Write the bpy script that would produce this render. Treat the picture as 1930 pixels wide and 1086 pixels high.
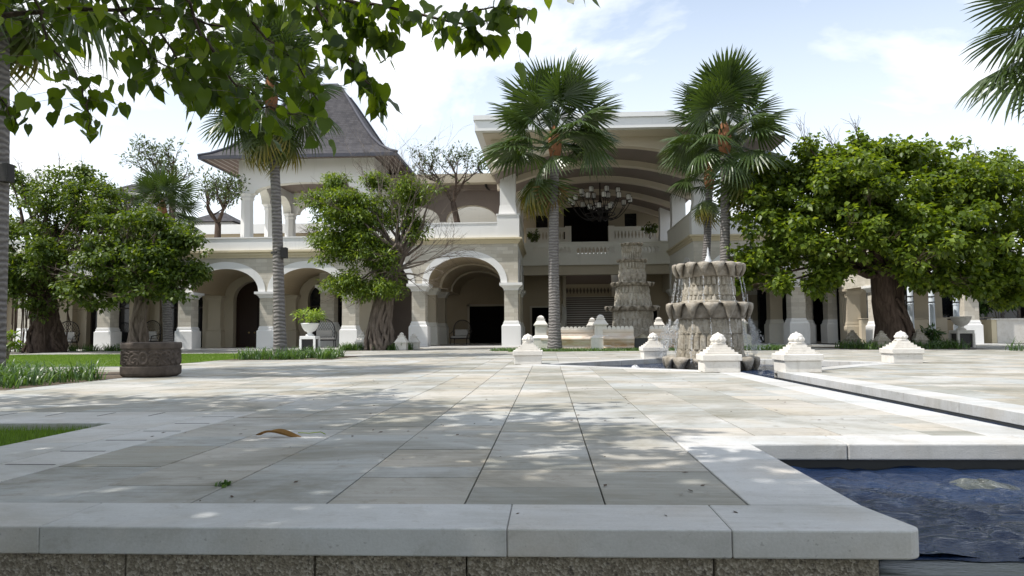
import bpy, bmesh, math, random
import numpy as np
from mathutils import Vector, Matrix, Euler

for o in list(bpy.data.objects):
    bpy.data.objects.remove(o, do_unlink=True)
SC = bpy.context.scene
COL = SC.collection
R = math.radians
random.seed(7)
RNG = np.random.default_rng(11)

# ------------------------------------------------------------------ camera
CAM_H = 0.73
FPX, CX, CY = 1394.0, 965.0, 543.0            # focal length and centre in photo pixels
PITCH, YAW, ROLL = R(3.47), R(2.842), R(-0.45)
FWD = np.array([-math.sin(YAW)*math.cos(PITCH), math.cos(YAW)*math.cos(PITCH), math.sin(PITCH)])
_r0 = np.array([math.cos(YAW), math.sin(YAW), 0.0]); _u0 = np.cross(_r0, FWD)
RGT = _r0*math.cos(ROLL) + _u0*math.sin(ROLL)
UPV = -_r0*math.sin(ROLL) + _u0*math.cos(ROLL)
cam_d = bpy.data.cameras.new('camera')
cam_d.sensor_width = 36.0
cam_d.lens = 36.0*FPX/1930.0
cam_d.clip_start = 0.05
cam_d.clip_end = 5000
cam = bpy.data.objects.new('camera', cam_d)
COL.objects.link(cam)
cam.matrix_world = Matrix(((RGT[0], UPV[0], -FWD[0], 0), (RGT[1], UPV[1], -FWD[1], 0),
                           (RGT[2], UPV[2], -FWD[2], CAM_H), (0, 0, 0, 1)))
SC.camera = cam
SC.render.resolution_x, SC.render.resolution_y = 1024, 576

def at(px, py, Y):
    """point of the world at distance Y in front, seen at photo position px, py (used to survey sizes)"""
    d = FWD + RGT*(px-CX)/FPX + UPV*(CY-py)/FPX
    t = Y/d[1]
    return np.array([d[0]*t, Y, CAM_H + d[2]*t])

# ------------------------------------------------------------------ world, sun, exposure
SUN_DIR = Vector((-0.50, -0.17, 0.85)).normalized()
SUN_EL = math.asin(SUN_DIR.z)
SUN_AZ = math.atan2(SUN_DIR.x, SUN_DIR.y)
W = bpy.data.worlds.new('World'); SC.world = W; W.use_nodes = True
nt = W.node_tree; nt.nodes.clear()
def wn(t, **k):
    n = nt.nodes.new(t)
    for a, b in k.items(): setattr(n, a, b)
    return n
w_out = wn('ShaderNodeOutputWorld'); w_bg = wn('ShaderNodeBackground')
w_sky = wn('ShaderNodeTexSky', sky_type='NISHITA')
w_sky.sun_disc = False; w_sky.sun_elevation = SUN_EL; w_sky.sun_rotation = SUN_AZ
w_sky.air_density = 1.0; w_sky.dust_density = 0.6; w_sky.ozone_density = 0.7
w_bg.inputs['Strength'].default_value = 0.108
w_tc = wn('ShaderNodeTexCoord'); w_map = wn('ShaderNodeMapping'); w_map.inputs['Scale'].default_value = (1.0, 1.0, 2.2); w_map.inputs['Location'].default_value = (0.35, 0.2, 0.0)
w_n1 = wn('ShaderNodeTexNoise'); w_n1.inputs['Scale'].default_value = 2.1; w_n1.inputs['Detail'].default_value = 7; w_n1.inputs['Roughness'].default_value = 0.55
w_n1.inputs['Distortion'].default_value = 0.4
w_rmp = wn('ShaderNodeMapRange'); w_rmp.inputs['From Min'].default_value = 0.37; w_rmp.inputs['From Max'].default_value = 0.57
w_sep = wn('ShaderNodeSeparateXYZ'); w_hz = wn('ShaderNodeMapRange')       # thin veil, thicker towards the horizon all round
w_hz.inputs['From Min'].default_value = 0.05; w_hz.inputs['From Max'].default_value = 0.58; w_hz.inputs['To Min'].default_value = 0.93; w_hz.inputs['To Max'].default_value = 0.05
w_add = wn('ShaderNodeMath', operation='MAXIMUM'); w_mul = wn('ShaderNodeMath', operation='MULTIPLY'); w_mul.inputs[1].default_value = 0.92
w_mix = wn('ShaderNodeMixRGB'); w_mix.inputs['Color2'].default_value = (9.6, 9.75, 9.9, 1)
L = nt.links.new
L(w_tc.outputs['Generated'], w_map.inputs['Vector']); L(w_map.outputs['Vector'], w_n1.inputs['Vector'])
L(w_n1.outputs['Fac'], w_rmp.inputs['Value']); L(w_tc.outputs['Generated'], w_sep.inputs['Vector']); L(w_sep.outputs['Z'], w_hz.inputs['Value'])
L(w_rmp.outputs['Result'], w_mul.inputs[0]); L(w_mul.outputs[0], w_add.inputs[0]); L(w_hz.outputs['Result'], w_add.inputs[1])
w_tint = wn('ShaderNodeMixRGB', blend_type='MULTIPLY'); w_tint.inputs['Fac'].default_value = 1.0; w_tint.inputs['Color2'].default_value = (1.06, 1.28, 1.36, 1)
L(w_sky.outputs['Color'], w_tint.inputs['Color1']); L(w_add.outputs[0], w_mix.inputs['Fac']); L(w_tint.outputs['Color'], w_mix.inputs['Color1'])
L(w_mix.outputs['Color'], w_bg.inputs['Color']); L(w_bg.outputs['Background'], w_out.inputs['Surface'])
sun_d = bpy.data.lights.new('sun', 'SUN'); sun_d.energy = 4.3; sun_d.angle = R(0.53); sun_d.color = (1.0, 0.955, 0.89)
sun = bpy.data.objects.new('sun', sun_d); COL.objects.link(sun)
sun.rotation_euler = SUN_DIR.to_track_quat('Z', 'Y').to_euler()
sun.location = (0, 0, 40)
SC.view_settings.view_transform = 'Standard'; SC.view_settings.look = 'None'
SC.view_settings.exposure = 0.42; SC.view_settings.gamma = 1.0
try: SC.view_settings.use_curve_mapping = False
except Exception: pass
SC.render.engine = 'CYCLES'
SC.cycles.max_bounces = 8; SC.cycles.diffuse_bounces = 4; SC.cycles.transparent_max_bounces = 12

# ------------------------------------------------------------------ mesh helpers
class MB:
    def __init__(s): s.v = []; s.f = []
    def add(s, v, f):
        b = len(s.v); s.v.extend([tuple(map(float, p)) for p in v]); s.f.extend([tuple(b+i for i in q) for q in f]); return s
    def box(s, x0, x1, y0, y1, z0, z1):
        return s.add([(x0,y0,z0),(x1,y0,z0),(x1,y1,z0),(x0,y1,z0),(x0,y0,z1),(x1,y0,z1),(x1,y1,z1),(x0,y1,z1)],
                     [(0,3,2,1),(4,5,6,7),(0,1,5,4),(1,2,6,5),(2,3,7,6),(3,0,4,7)])
    def frustum(s, cx, cy, z0, z1, a0, b0, a1, b1):
        """square block with half sizes a0,b0 at z0 and a1,b1 at z1"""
        return s.add([(cx-a0,cy-b0,z0),(cx+a0,cy-b0,z0),(cx+a0,cy+b0,z0),(cx-a0,cy+b0,z0),
                      (cx-a1,cy-b1,z1),(cx+a1,cy-b1,z1),(cx+a1,cy+b1,z1),(cx-a1,cy+b1,z1)],
                     [(0,3,2,1),(4,5,6,7),(0,1,5,4),(1,2,6,5),(2,3,7,6),(3,0,4,7)])
    def prism(s, poly, T, d0, d1):
        """poly (a,b) points; T(a,d,b)->xyz ; extruded d0..d1"""
        n = len(poly)
        v = [T(a, d0, b) for a, b in poly] + [T(a, d1, b) for a, b in poly]
        f = [tuple(range(n)), tuple(range(2*n-1, n-1, -1))] + [(i, (i+1) % n, n+(i+1) % n, n+i) for i in range(n)]
        return s.add(v, f)
    def lathe(s, prof, n=24, cx=0, cy=0, cap=True, fn=None):
        v = []; m = len(prof)
        for j in range(n):
            a = 2*math.pi*j/n
            for r, z in prof:
                rr = r if fn is None else fn(r, z, a)
                v.append((cx+rr*math.cos(a), cy+rr*math.sin(a), z))
        f = [(j*m+i, ((j+1) % n)*m+i, ((j+1) % n)*m+i+1, j*m+i+1) for j in range(n) for i in range(m-1)]
        if cap:
            f.append(tuple(j*m for j in range(n-1, -1, -1))); f.append(tuple(j*m+m-1 for j in range(n)))
        return s.add(v, f)
    def tube(s, pts, rad, n=6, cap=True):
        pts = [Vector(p) for p in pts]
        if not hasattr(rad, '__len__'): rad = [rad]*len(pts)
        v = []; k = len(pts); up = None
        for i, p in enumerate(pts):
            t = (pts[min(i+1, k-1)] - pts[max(i-1, 0)])
            if t.length < 1e-9: t = Vector((0, 0, 1))
            t.normalize()
            if up is None:
                up = t.orthogonal().normalized()
            up = (up - t*up.dot(t))
            if up.length < 1e-6: up = t.orthogonal()
            up.normalize(); sd = t.cross(up)
            for j in range(n):
                a = 2*math.pi*j/n
                v.append(p + (up*math.cos(a) + sd*math.sin(a))*rad[i])
        f = [(i*n+j, i*n+(j+1) % n, (i+1)*n+(j+1) % n, (i+1)*n+j) for i in range(k-1) for j in range(n)]
        if cap: f += [tuple(range(n-1, -1, -1)), tuple((k-1)*n+j for j in range(n))]
        return s.add(v, f)
    def grid(s, fn, nu, nv, closeu=False):
        v = [fn(i/nu, j/nv) for i in range(nu if closeu else nu+1) for j in range(nv+1)]
        m = nv+1; k = nu if closeu else nu+1
        f = [(i*m+j, ((i+1) % k)*m+j, ((i+1) % k)*m+j+1, i*m+j+1) for i in range(nu) for j in range(nv)]
        return s.add(v, f)
    def mesh(s, name, mat, smooth=False):
        m = bpy.data.meshes.new(name); m.from_pydata(s.v, [], s.f); m.update()
        if mat: m.materials.append(mat)
        if smooth: m.polygons.foreach_set('use_smooth', [True]*len(m.polygons))
        return m

def wloc(o):
    l = Vector((0, 0, 0))
    while o is not None:
        l += o.location; o = o.parent
    return l
def link(name, data, parent=None, loc=(0, 0, 0), rot=(0, 0, 0), scale=(1, 1, 1)):
    o = bpy.data.objects.new(name, data); COL.objects.link(o)
    o.parent = parent; o.location = loc; o.rotation_euler = rot; o.scale = scale
    return o
def part(name, mb, mat, parent=None, smooth=False, world=True, bevel=0, label=None, kind=None, segs=1):
    """mesh object; coordinates of mb are world coordinates when world is set"""
    me = mb.mesh(name, mat, smooth)
    o = link(name, me, parent)
    if parent is not None and world: o.location = -wloc(parent)
    if bevel:
        bm = bmesh.new(); bm.from_mesh(me)
        bmesh.ops.recalc_face_normals(bm, faces=bm.faces)
        bmesh.ops.bevel(bm, geom=[e for e in bm.edges if len(e.link_faces) == 2 and e.calc_face_angle(0) > 0.4], offset=bevel, segments=segs, affect='EDGES', profile=0.5)
        bm.to_mesh(me); bm.free()
    if label: o['label'] = label
    if kind: o['kind'] = kind
    return o
def tag(o, label=None, cat=None, group=None, kind=None):
    if label: o['label'] = label
    if cat: o['category'] = cat
    if group: o['group'] = group
    if kind: o['kind'] = kind
    return o
def empty(name, loc, label=None, cat=None, group=None, rz=0):
    o = bpy.data.objects.new(name, None); COL.objects.link(o); o.location = loc; o.rotation_euler = (0, 0, rz)
    o.empty_display_size = 0.3
    return tag(o, label, cat, group)
def copy_tree(o, parent=None):
    c = o.copy(); COL.objects.link(c); c.parent = parent
    for ch in [x for x in o.children]: copy_tree(ch, c)
    return c
def np_mesh(name, V, F, mat, smooth=False):
    """V (n,3) array, F (m,k) array of equal sized faces"""
    me = bpy.data.meshes.new(name)
    n, m, k = len(V), len(F), F.shape[1]
    me.vertices.add(n); me.vertices.foreach_set('co', np.asarray(V, np.float32).ravel())
    me.loops.add(m*k); me.loops.foreach_set('vertex_index', np.asarray(F, np.int32).ravel())
    me.polygons.add(m); me.polygons.foreach_set('loop_start', np.arange(0, m*k, k, dtype=np.int32))
    me.update(calc_edges=True)
    if smooth: me.polygons.foreach_set('use_smooth', np.ones(m, bool))
    if mat: me.materials.append(mat)
    return me

# ------------------------------------------------------------------ materials
class NT:
    def __init__(s, name):
        s.m = bpy.data.materials.new(name); s.m.use_nodes = True; s.t = s.m.node_tree; s.t.nodes.clear()
        s.out = s.n('ShaderNodeOutputMaterial'); s.p = s.n('ShaderNodeBsdfPrincipled'); s.l(s.p.outputs[0], s.out.inputs[0])
        s.tc = s.n('ShaderNodeTexCoord'); s.co = s.tc.outputs['Object']
    def n(s, t, **k):
        x = s.t.nodes.new(t)
        for a, b in k.items(): setattr(x, a, b)
        return x
    def l(s, a, b): s.t.links.new(a, b)
    def world(s):
        g = s.n('ShaderNodeNewGeometry'); s.co = g.outputs['Position']; return s
    def map(s, scale=(1, 1, 1), loc=(0, 0, 0), rot=(0, 0, 0), src=None):
        x = s.n('ShaderNodeMapping'); x.inputs['Scale'].default_value = scale; x.inputs['Location'].default_value = loc; x.inputs['Rotation'].default_value = rot
        s.l(src or s.co, x.inputs['Vector']); return x.outputs[0]
    def noise(s, scale=5, detail=4, rough=.55, src=None, dist=0):
        x = s.n('ShaderNodeTexNoise'); x.inputs['Scale'].default_value = scale; x.inputs['Detail'].default_value = detail
        x.inputs['Roughness'].default_value = rough; x.inputs['Distortion'].default_value = dist; s.l(src or s.co, x.inputs['Vector']); return x.outputs['Fac']
    def vor(s, scale=5, src=None, feature='F1', out='Distance'):
        x = s.n('ShaderNodeTexVoronoi', feature=feature); x.inputs['Scale'].default_value = scale; s.l(src or s.co, x.inputs['Vector']); return x.outputs[out]
    def ramp(s, fac, stops, interp='LINEAR'):
        x = s.n('ShaderNodeValToRGB'); x.color_ramp.interpolation = interp; e = x.color_ramp.elements
        while len(e) < len(stops): e.new(0.5)
        for i, (p, c) in enumerate(stops):
            e[i].position = p; e[i].color = (c, c, c, 1) if not hasattr(c, '__len__') else (*c[:3], 1)
        s.l(fac, x.inputs[0]); return x.outputs[0]
    def mr(s, v, a, b, c, d):
        x = s.n('ShaderNodeMapRange')
        for i, q in zip(('From Min', 'From Max', 'To Min', 'To Max'), (a, b, c, d)): x.inputs[i].default_value = q
        s.l(v, x.inputs[0]); return x.outputs[0]
    def mix(s, fac, a, b, mode='MIX'):
        x = s.n('ShaderNodeMixRGB', blend_type=mode)
        for i, q in ((0, fac), (1, a), (2, b)):
            if hasattr(q, 'is_linked') or hasattr(q, 'links'): s.l(q, x.inputs[i])
            elif i == 0: x.inputs[0].default_value = q
            else: x.inputs[i].default_value = (*q[:3], 1) if hasattr(q, '__len__') else (q, q, q, 1)
        return x.outputs[0]
    def math(s, op, a, b=0.0):
        x = s.n('ShaderNodeMath', operation=op)
        for i, q in ((0, a), (1, b)):
            if hasattr(q, 'links'): s.l(q, x.inputs[i])
            else: x.inputs[i].default_value = q
        return x.outputs[0]
    def sep(s, src=None):
        x = s.n('ShaderNodeSeparateXYZ'); s.l(src or s.co, x.inputs[0]); return x.outputs
    def comb(s, a, b, c):
        x = s.n('ShaderNodeCombineXYZ')
        for i, q in enumerate((a, b, c)):
            if hasattr(q, 'links'): s.l(q, x.inputs[i])
            else: x.inputs[i].default_value = q
        return x.outputs[0]
    def rnd(s):
        a = s.n('ShaderNodeObjectInfo').outputs['Random']; b = s.n('ShaderNodeNewGeometry').outputs['Random Per Island']
        return s.math('FRACT', s.math('ADD', a, b))
    def isl(s): return s.n('ShaderNodeNewGeometry').outputs['Random Per Island']
    def bump(s, h, strength=.3, dist=.02):
        x = s.n('ShaderNodeBump'); x.inputs['Strength'].default_value = strength; x.inputs['Distance'].default_value = dist
        s.l(h, x.inputs['Height']); s.l(x.outputs[0], s.p.inputs['Normal']); return s
    def done(s, col=None, rough=.7, spec=.3, **k):
        if col is not None:
            if hasattr(col, 'links'): s.l(col, s.p.inputs['Base Color'])
            else: s.p.inputs['Base Color'].default_value = (*col[:3], 1)
        if hasattr(rough, 'links'): s.l(rough, s.p.inputs['Roughness'])
        else: s.p.inputs['Roughness'].default_value = rough
        s.p.inputs['Specular IOR Level'].default_value = spec
        for a, b in k.items(): s.p.inputs[a.replace('_', ' ')].default_value = b
        return s.m
M = {}
# paving: sawn sandstone with fine streaks across, every slab a tone of its own
def mk_paving(name, stops, streak, rough=.62, dirt=.5):
    t = NT(name).world()
    base = t.ramp(t.rnd(), stops)
    off = t.math('MULTIPLY', t.rnd(), 37.0)                       # every slab cut from another block
    x, y, z = t.sep(); co = t.comb(t.math('ADD', x, off), t.math('ADD', y, off), z)
    n1 = t.noise(1.6, 5, .6, co)
    st = t.noise(3.0, 5, .62, t.map((.45, 7.5, 1), src=co), dist=.5)
    st2 = t.noise(3.0, 4, .7, t.map((.6, 26, 1), src=co), dist=.3)
    amt = t.mr(t.noise(1.1, 3, .5, co), .42, .60, .25, 1)         # some areas are far more streaked than others
    c = t.mix(t.math('MULTIPLY', t.mr(st, .50, .70, 0, streak*.62), amt), base, (.13, .125, .10))
    c = t.mix(t.math('MULTIPLY', t.mr(st2, .50, .70, 0, streak*.8), amt), c, (.14, .13, .105))
    c = t.mix(t.mr(st, .30, .46, .30, 0), c, (.60, .60, .58))
    c = t.mix(t.mr(n1, .48, .72, 0, .36), c, (.42, .34, .235))
    big = t.noise(.55, 6, .7, t.map((1, 1.6, 1)), dist=.6)
    c = t.mix(t.mr(big, .45, .68, 0, dirt*1.15), c, (.155, .145, .105))
    blot = t.noise(6.5, 6, .72, dist=.5); c = t.mix(t.mr(blot, .55, .72, 0, dirt*1.0), c, (.20, .175, .13))
    fine = t.noise(90, 3, .6); pit = t.noise(55, 2, .5)
    c = t.mix(t.mr(fine, .3, .7, 0, .14), c, (.13, .13, .12)); c = t.mix(t.mr(pit, .69, .75, 0, .35), c, (.12, .11, .10))
    t.bump(t.math('ADD', t.math('MULTIPLY', st2, .9), t.math('MULTIPLY', fine, .3)), .5, .008)
    return t.done(c, t.mr(n1, .3, .8, rough-.12, rough+.12), .35)
M['paver'] = mk_paving('paving_stone', [(0, (.45, .445, .42)), (.14, (.36, .375, .37)), (.28, (.47, .435, .38)), (.40, (.25, .252, .222)), (.52, (.50, .495, .48)), (.64, (.42, .38, .315)), (.76, (.40, .42, .42)), (.88, (.30, .292, .25)), (1, (.45, .42, .38))], .60, .62, .80)
M['coping'] = mk_paving('coping_stone', [(0, (.53, .53, .52)), (.5, (.56, .555, .545)), (1, (.51, .52, .52))], .24, .5, .38)
t = NT('mortar_bed').world(); M['mortar'] = t.done(t.mix(t.noise(9, 4), (.16, .15, .13), (.09, .085, .075)), .95)
t = NT('aggregate_stone').world()
v1 = t.vor(105, out='Color'); vd = t.vor(105)
c = t.mix(.62, t.ramp(t.noise(9, 8, .75), [(.3, (.11, .095, .075)), (.55, (.21, .18, .135)), (.75, (.33, .30, .25))]), t.ramp(t.sep(v1)[0], [(0, (.15, .13, .10)), (.6, (.30, .265, .21)), (1, (.52, .48, .41))]))
c = t.mix(t.mr(t.noise(48, 3), .56, .7, 0, .8), c, (.06, .05, .045))
t.bump(t.math('ADD', vd, t.noise(60, 4)), .7, .012); M['aggregate'] = t.done(c, .85)
t = NT('soil').world(); t.bump(t.noise(14, 6), .8, .05); M['soil'] = t.done(t.mix(t.noise(6, 5), (.07, .05, .035), (.14, .11, .08)), .95)
t = NT('outer_ground').world(); M['ground'] = t.done(t.mix(t.noise(.3, 6), (.10, .11, .07), (.20, .18, .14)), .95)
t = NT('lawn_turf').world()
c = t.mix(t.noise(1.1, 6, .65), (.075, .13, .02), (.13, .20, .035)); c = t.mix(t.mr(t.noise(.5, 3), .45, .7, 0, .35), c, (.20, .22, .06))
t.bump(t.noise(40, 4), .9, .05); M['turf'] = t.done(c, .9, .1)
def mk_leaf(name, dark, light, trans=.35, rough=.42, spec=.35, tcol=None, hi=None):
    t = NT(name)
    c = t.ramp(t.rnd(), [(0, dark), (.65, [(a+b)/2 for a, b in zip(dark, light)]), (.92, light), (1, hi or light)])
    t.done(c, rough, spec)
    tr = t.n('ShaderNodeBsdfTranslucent'); t.l(t.mix(1, c, tcol or (1.9, 1.9, .7), 'MULTIPLY'), tr.inputs[0])
    mx = t.n('ShaderNodeMixShader'); mx.inputs[0].default_value = trans
    t.l(t.p.outputs[0], mx.inputs[1]); t.l(tr.outputs[0], mx.inputs[2]); t.l(mx.outputs[0], t.out.inputs[0])
    return t.m
M['grass'] = mk_leaf('grass_blade', (.08, .14, .022), (.16, .25, .05), .35, .6, .2)
M['strap'] = mk_leaf('strap_leaf', (.035, .08, .022), (.10, .17, .045), .3, .38, .5)
M['bodhi'] = mk_leaf('heart_leaf', (.034, .062, .010), (.095, .145, .018), .54, .42, .35, (2.2, 2.1, .45), (.17, .23, .03))
M['leaf_right'] = mk_leaf('broad_leaf', (.055, .095, .014), (.165, .225, .03), .42, .42, .35, (1.9, 1.8, .45), (.27, .33, .055))
M['leaf_left'] = mk_leaf('dark_leaf', (.042, .075, .013), (.105, .15, .024), .34, .45, .35, (1.9, 1.8, .5), (.16, .21, .035))
M['leaf_mid'] = mk_leaf('bright_leaf', (.06, .105, .017), (.17, .235, .03), .36, .40, .4, (1.9, 1.8, .5), (.27, .33, .045))
M['leaf_far'] = mk_leaf('frangipani_leaf', (.05, .075, .03), (.09, .12, .05), .3, .5, .3)
M['fern'] = mk_leaf('fern_leaf', (.03, .07, .018), (.08, .15, .035), .3, .45, .3)
M['shrub_lime'] = mk_leaf('lime_leaf', (.12, .19, .03), (.26, .33, .07), .35, .45, .3)
def mk_frond(name, stops):
    t = NT(name); x, y, z = t.sep()
    r = t.math('ADD', x, t.math('MULTIPLY', t.noise(3, 2), .5))
    c = t.ramp(t.mr(r, 1.0, 4.0, 0, 1), stops)
    c = t.mix(t.mr(t.isl(), 0, 1, 0, .35), c, (.02, .045, .015))
    t.done(c, .34, .5)
    tr = t.n('ShaderNodeBsdfTranslucent'); t.l(t.mix(1, c, (1.7, 1.7, .6), 'MULTIPLY'), tr.inputs[0])
    mx = t.n('ShaderNodeMixShader'); mx.inputs[0].default_value = .22
    t.l(t.p.outputs[0], mx.inputs[1]); t.l(tr.outputs[0], mx.inputs[2]); t.l(mx.outputs[0], t.out.inputs[0]); return t.m
M['frond'] = mk_frond('palm_frond', [(0, (.06, .095, .022)), (.6, (.055, .088, .022)), (1, (.085, .115, .04))])
M['frond_old'] = mk_frond('old_palm_frond', [(0, (.07, .11, .03)), (.45, (.09, .12, .025)), (.68, (.30, .22, .03)), (1, (.42, .24, .05))])
M['frond_dead'] = mk_frond('dry_palm_frond', [(0, (.16, .10, .05)), (1, (.28, .18, .09))])
t = NT('palm_trunk'); z = t.sep()[2]
w = t.n('ShaderNodeTexWave', bands_direction='Z', wave_profile='SIN'); w.inputs['Scale'].default_value = 2.7; w.inputs['Distortion'].default_value = 5.0; w.inputs['Detail'].default_value = 4; w.inputs['Detail Scale'].default_value = 1.5
t.l(t.co, w.inputs['Vector'])
c = t.mix(w.outputs['Fac'], (.12, .11, .105), (.235, .22, .21)); c = t.mix(t.mr(t.noise(5, 5, .6, t.map((1, 1, 3))), .45, .75, 0, .5), c, (.10, .09, .08))
t.bump(w.outputs['Fac'], .6, .03); M['palm_trunk'] = t.done(c, .85, .15)
t = NT('palm_fibre'); M['fibre'] = t.done(t.mix(t.noise(10, 4, .6, t.map((1, 1, .3))), (.10, .05, .03), (.33, .15, .07)), .9, .1)
def mk_bark(name, a, b):
    t = NT(name); n = t.noise(4, 7, .65, t.map((2.2, 2.2, .5)), dist=.8); t.bump(n, .9, .06)
    return t.done(t.mix(t.mr(n, .3, .7, 0, 1), a, b), .9, .1)
M['bark'] = mk_bark('grey_bark', (.07, .055, .045), (.22, .18, .15))
M['bark_dark'] = mk_bark('dark_bark', (.04, .028, .022), (.13, .095, .075))
M['twig'] = mk_bark('twig_bark', (.13, .11, .09), (.24, .20, .17))
def mk_paint(name, a, b, dirt=.45, rough=.6):
    t = NT(name).world()
    n = t.noise(.9, 6, .65); sx = t.noise(2.0, 5, .7, t.map((1.6, 1.6, .14)))
    c = t.mix(n, a, b); c = t.mix(t.mr(sx, .58, .82, 0, dirt), c, [q*.62 for q in a]); t.bump(t.noise(30, 4), .08, .01)
    return t.done(c, rough, .3)
M['white'] = mk_paint('white_painted_wall', (.72, .715, .70), (.79, .785, .775))
M['offwhite'] = mk_paint('warm_white_wall', (.66, .64, .575), (.73, .715, .655))
M['cream'] = mk_paint('cream_cornice', (.60, .52, .36), (.67, .59, .42))
M['tan'] = mk_paint('tan_plaster', (.37, .30, .20), (.43, .35, .24), .1)
M['beige'] = mk_paint('beige_plaster', (.45, .395, .30), (.52, .46, .36), .12)
M['brown'] = mk_paint('brown_panel', (.17, .135, .12), (.22, .18, .155), .1)
M['rib'] = mk_paint('cream_rib', (.55, .48, .38), (.61, .54, .44), .1)
t = NT('limestone_cladding').world(); x, y, z = t.sep()
br = t.n('ShaderNodeTexBrick'); br.offset = .5; t.l(t.comb(t.math('ADD', x, y), z, 0.0), br.inputs['Vector'])
br.inputs['Scale'].default_value = 1.0; br.inputs['Brick Width'].default_value = .62; br.inputs['Row Height'].default_value = .205; br.inputs['Mortar Size'].default_value = .006; br.inputs['Mortar Smooth'].default_value = .2
br.inputs['Color1'].default_value = (.62, .58, .50, 1); br.inputs['Color2'].default_value = (.46, .42, .35, 1); br.inputs['Mortar'].default_value = (.36, .33, .28, 1); br.inputs['Bias'].default_value = .1
c = t.mix(t.mr(t.noise(5.5, 6, .7, t.map((1, 1, 3))), .4, .75, 0, .45), br.outputs['Color'], (.42, .40, .35))
c = t.mix(t.mr(t.noise(1.3, 4), .4, .7, 0, .25), c, (.68, .65, .60))
t.bump(t.math('SUBTRACT', t.noise(18, 5), br.outputs['Fac']), .45, .012); M['clad'] = t.done(c, .8, .2)
t = NT('roof_shingle').world(); x, y, z = t.sep()
br = t.n('ShaderNodeTexBrick'); br.offset = .5; t.l(t.comb(t.math('ADD', x, t.math('MULTIPLY', y, 1.0)), t.math('MULTIPLY', z, 1.0), 0.0), br.inputs['Vector'])
br.inputs['Brick Width'].default_value = .26; br.inputs['Row Height'].default_value = .14; br.inputs['Mortar Size'].default_value = .012; br.inputs['Scale'].default_value = 1
br.inputs['Color1'].default_value = (.068, .065, .071, 1); br.inputs['Color2'].default_value = (.038, .037, .043, 1); br.inputs['Mortar'].default_value = (.03, .028, .028, 1)
c = t.mix(t.mr(t.noise(2, 5), .4, .7, 0, .5), br.outputs['Color'], (.082, .078, .083)); t.bump(br.outputs['Fac'], -.8, .03); M['shingle'] = t.done(c, .85, .2)
t = NT('dark_timber').world(); M['timber'] = t.done(t.mix(t.noise(6, 4, .6, t.map((1, 6, 6))), (.035, .027, .024), (.075, .058, .05)), .6)
t = NT('eave_board').world(); M['eave'] = t.done(t.mix(t.noise(6, 4), (.05, .052, .066), (.08, .08, .10)), .7)
t = NT('dark_door').world(); M['door'] = t.done(t.mix(t.noise(5, 4, .6, t.map((8, 8, .6))), (.018, .009, .007), (.040, .020, .015)), .35)
t = NT('dark_glass'); M['glass'] = t.done((.012, .013, .015), .06, .5)
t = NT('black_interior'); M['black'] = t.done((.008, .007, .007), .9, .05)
t = NT('brass'); M['brass'] = t.done((.45, .33, .16), .35, .5, Metallic=.9)
t = NT('black_iron'); M['iron'] = t.done(t.mix(t.noise(20, 3), (.010, .009, .010), (.03, .026, .026)), .5, .4)
t = NT('frosted_glass'); M['frost'] = t.done((.93, .93, .93), .35, .5)
# weathered fountain stone
t = NT('fountain_stone').world()
n = t.noise(3.2, 7, .68); n2 = t.noise(22, 5, .7)
c = t.ramp(n, [(.25, (.15, .125, .09)), (.45, (.32, .285, .225)), (.62, (.43, .395, .335)), (.8, (.53, .495, .44))])
c = t.mix(t.mr(n2, .5, .68, 0, .7), c, (.13, .11, .08)); c = t.mix(t.mr(t.noise(5, 4, .6, t.map((1.5, 1.5, .25))), .55, .75, 0, .6), c, (.55, .53, .48))
t.bump(t.math('ADD', n2, n), .9, .035); M['fount'] = t.done(c, .8, .25)
t = NT('wet_petal_stone').world()
n = t.noise(5, 6, .65); c = t.ramp(n, [(.28, (.12, .10, .07)), (.5, (.27, .235, .185)), (.75, (.46, .42, .36))]); t.bump(t.math('ADD', n, t.noise(30, 5)), .7, .025); M['petal'] = t.done(c, t.mr(n, .3, .7, .3, .75), .45)
t = NT('white_limestone').world()
n = t.noise(4, 6, .6); c = t.mix(t.mr(n, .3, .75, 0, 1), (.69, .665, .62), (.61, .575, .52)); c = t.mix(t.mr(t.noise(9, 6, .75), .54, .76, 0, .55), c, (.36, .32, .26)); c = t.mix(t.mr(t.noise(4, 5, .7, t.map((2, 2, .35))), .56, .74, 0, .35), c, (.34, .31, .26)); t.bump(t.noise(40, 5), .5, .012); M['lime'] = t.done(c, .75, .25)
t = NT('stained_limestone').world(); x, y, z = t.sep()
n = t.noise(1.6, 5, .6, t.map((1, 1, 2.2)))
c = t.mix(t.noise(5, 5), (.60, .53, .45), (.66, .60, .53)); fac = t.math('MULTIPLY', t.mr(n, .38, .62, 0, 1), t.mr(z, .05, .75, 1.0, .12))
c = t.mix(fac, c, (.44, .25, .10)); c = t.mix(t.mr(t.noise(8, 6, .7), .62, .8, 0, .5), c, (.28, .24, .19)); t.bump(t.noise(30, 5), .3, .01); M['lime_stain'] = t.done(c, .75, .25)
t = NT('carved_brown_stone'); n = t.noise(6, 6, .65); t.bump(t.noise(45, 4), .5, .01)
M['drum'] = t.done(t.mix(t.mr(n, .3, .7, 0, 1), (.048, .038, .031), (.115, .092, .076)), .8, .25)
t = NT('wet_ledge').world(); n = t.noise(4, 6, .6, t.map((1, 3, 1))); t.bump(t.noise(14, 5, .6, t.map((1, 2.5, 1))), .4, .02)
M['wetstone'] = t.done(t.mix(n, (.045, .052, .055), (.13, .14, .14)), .22, .5)
t = NT('dark_basin').world(); M['basin'] = t.done(t.mix(t.noise(5, 5), (.018, .02, .022), (.05, .052, .05)), .5, .4)
t = NT('pool_water').world()
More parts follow.
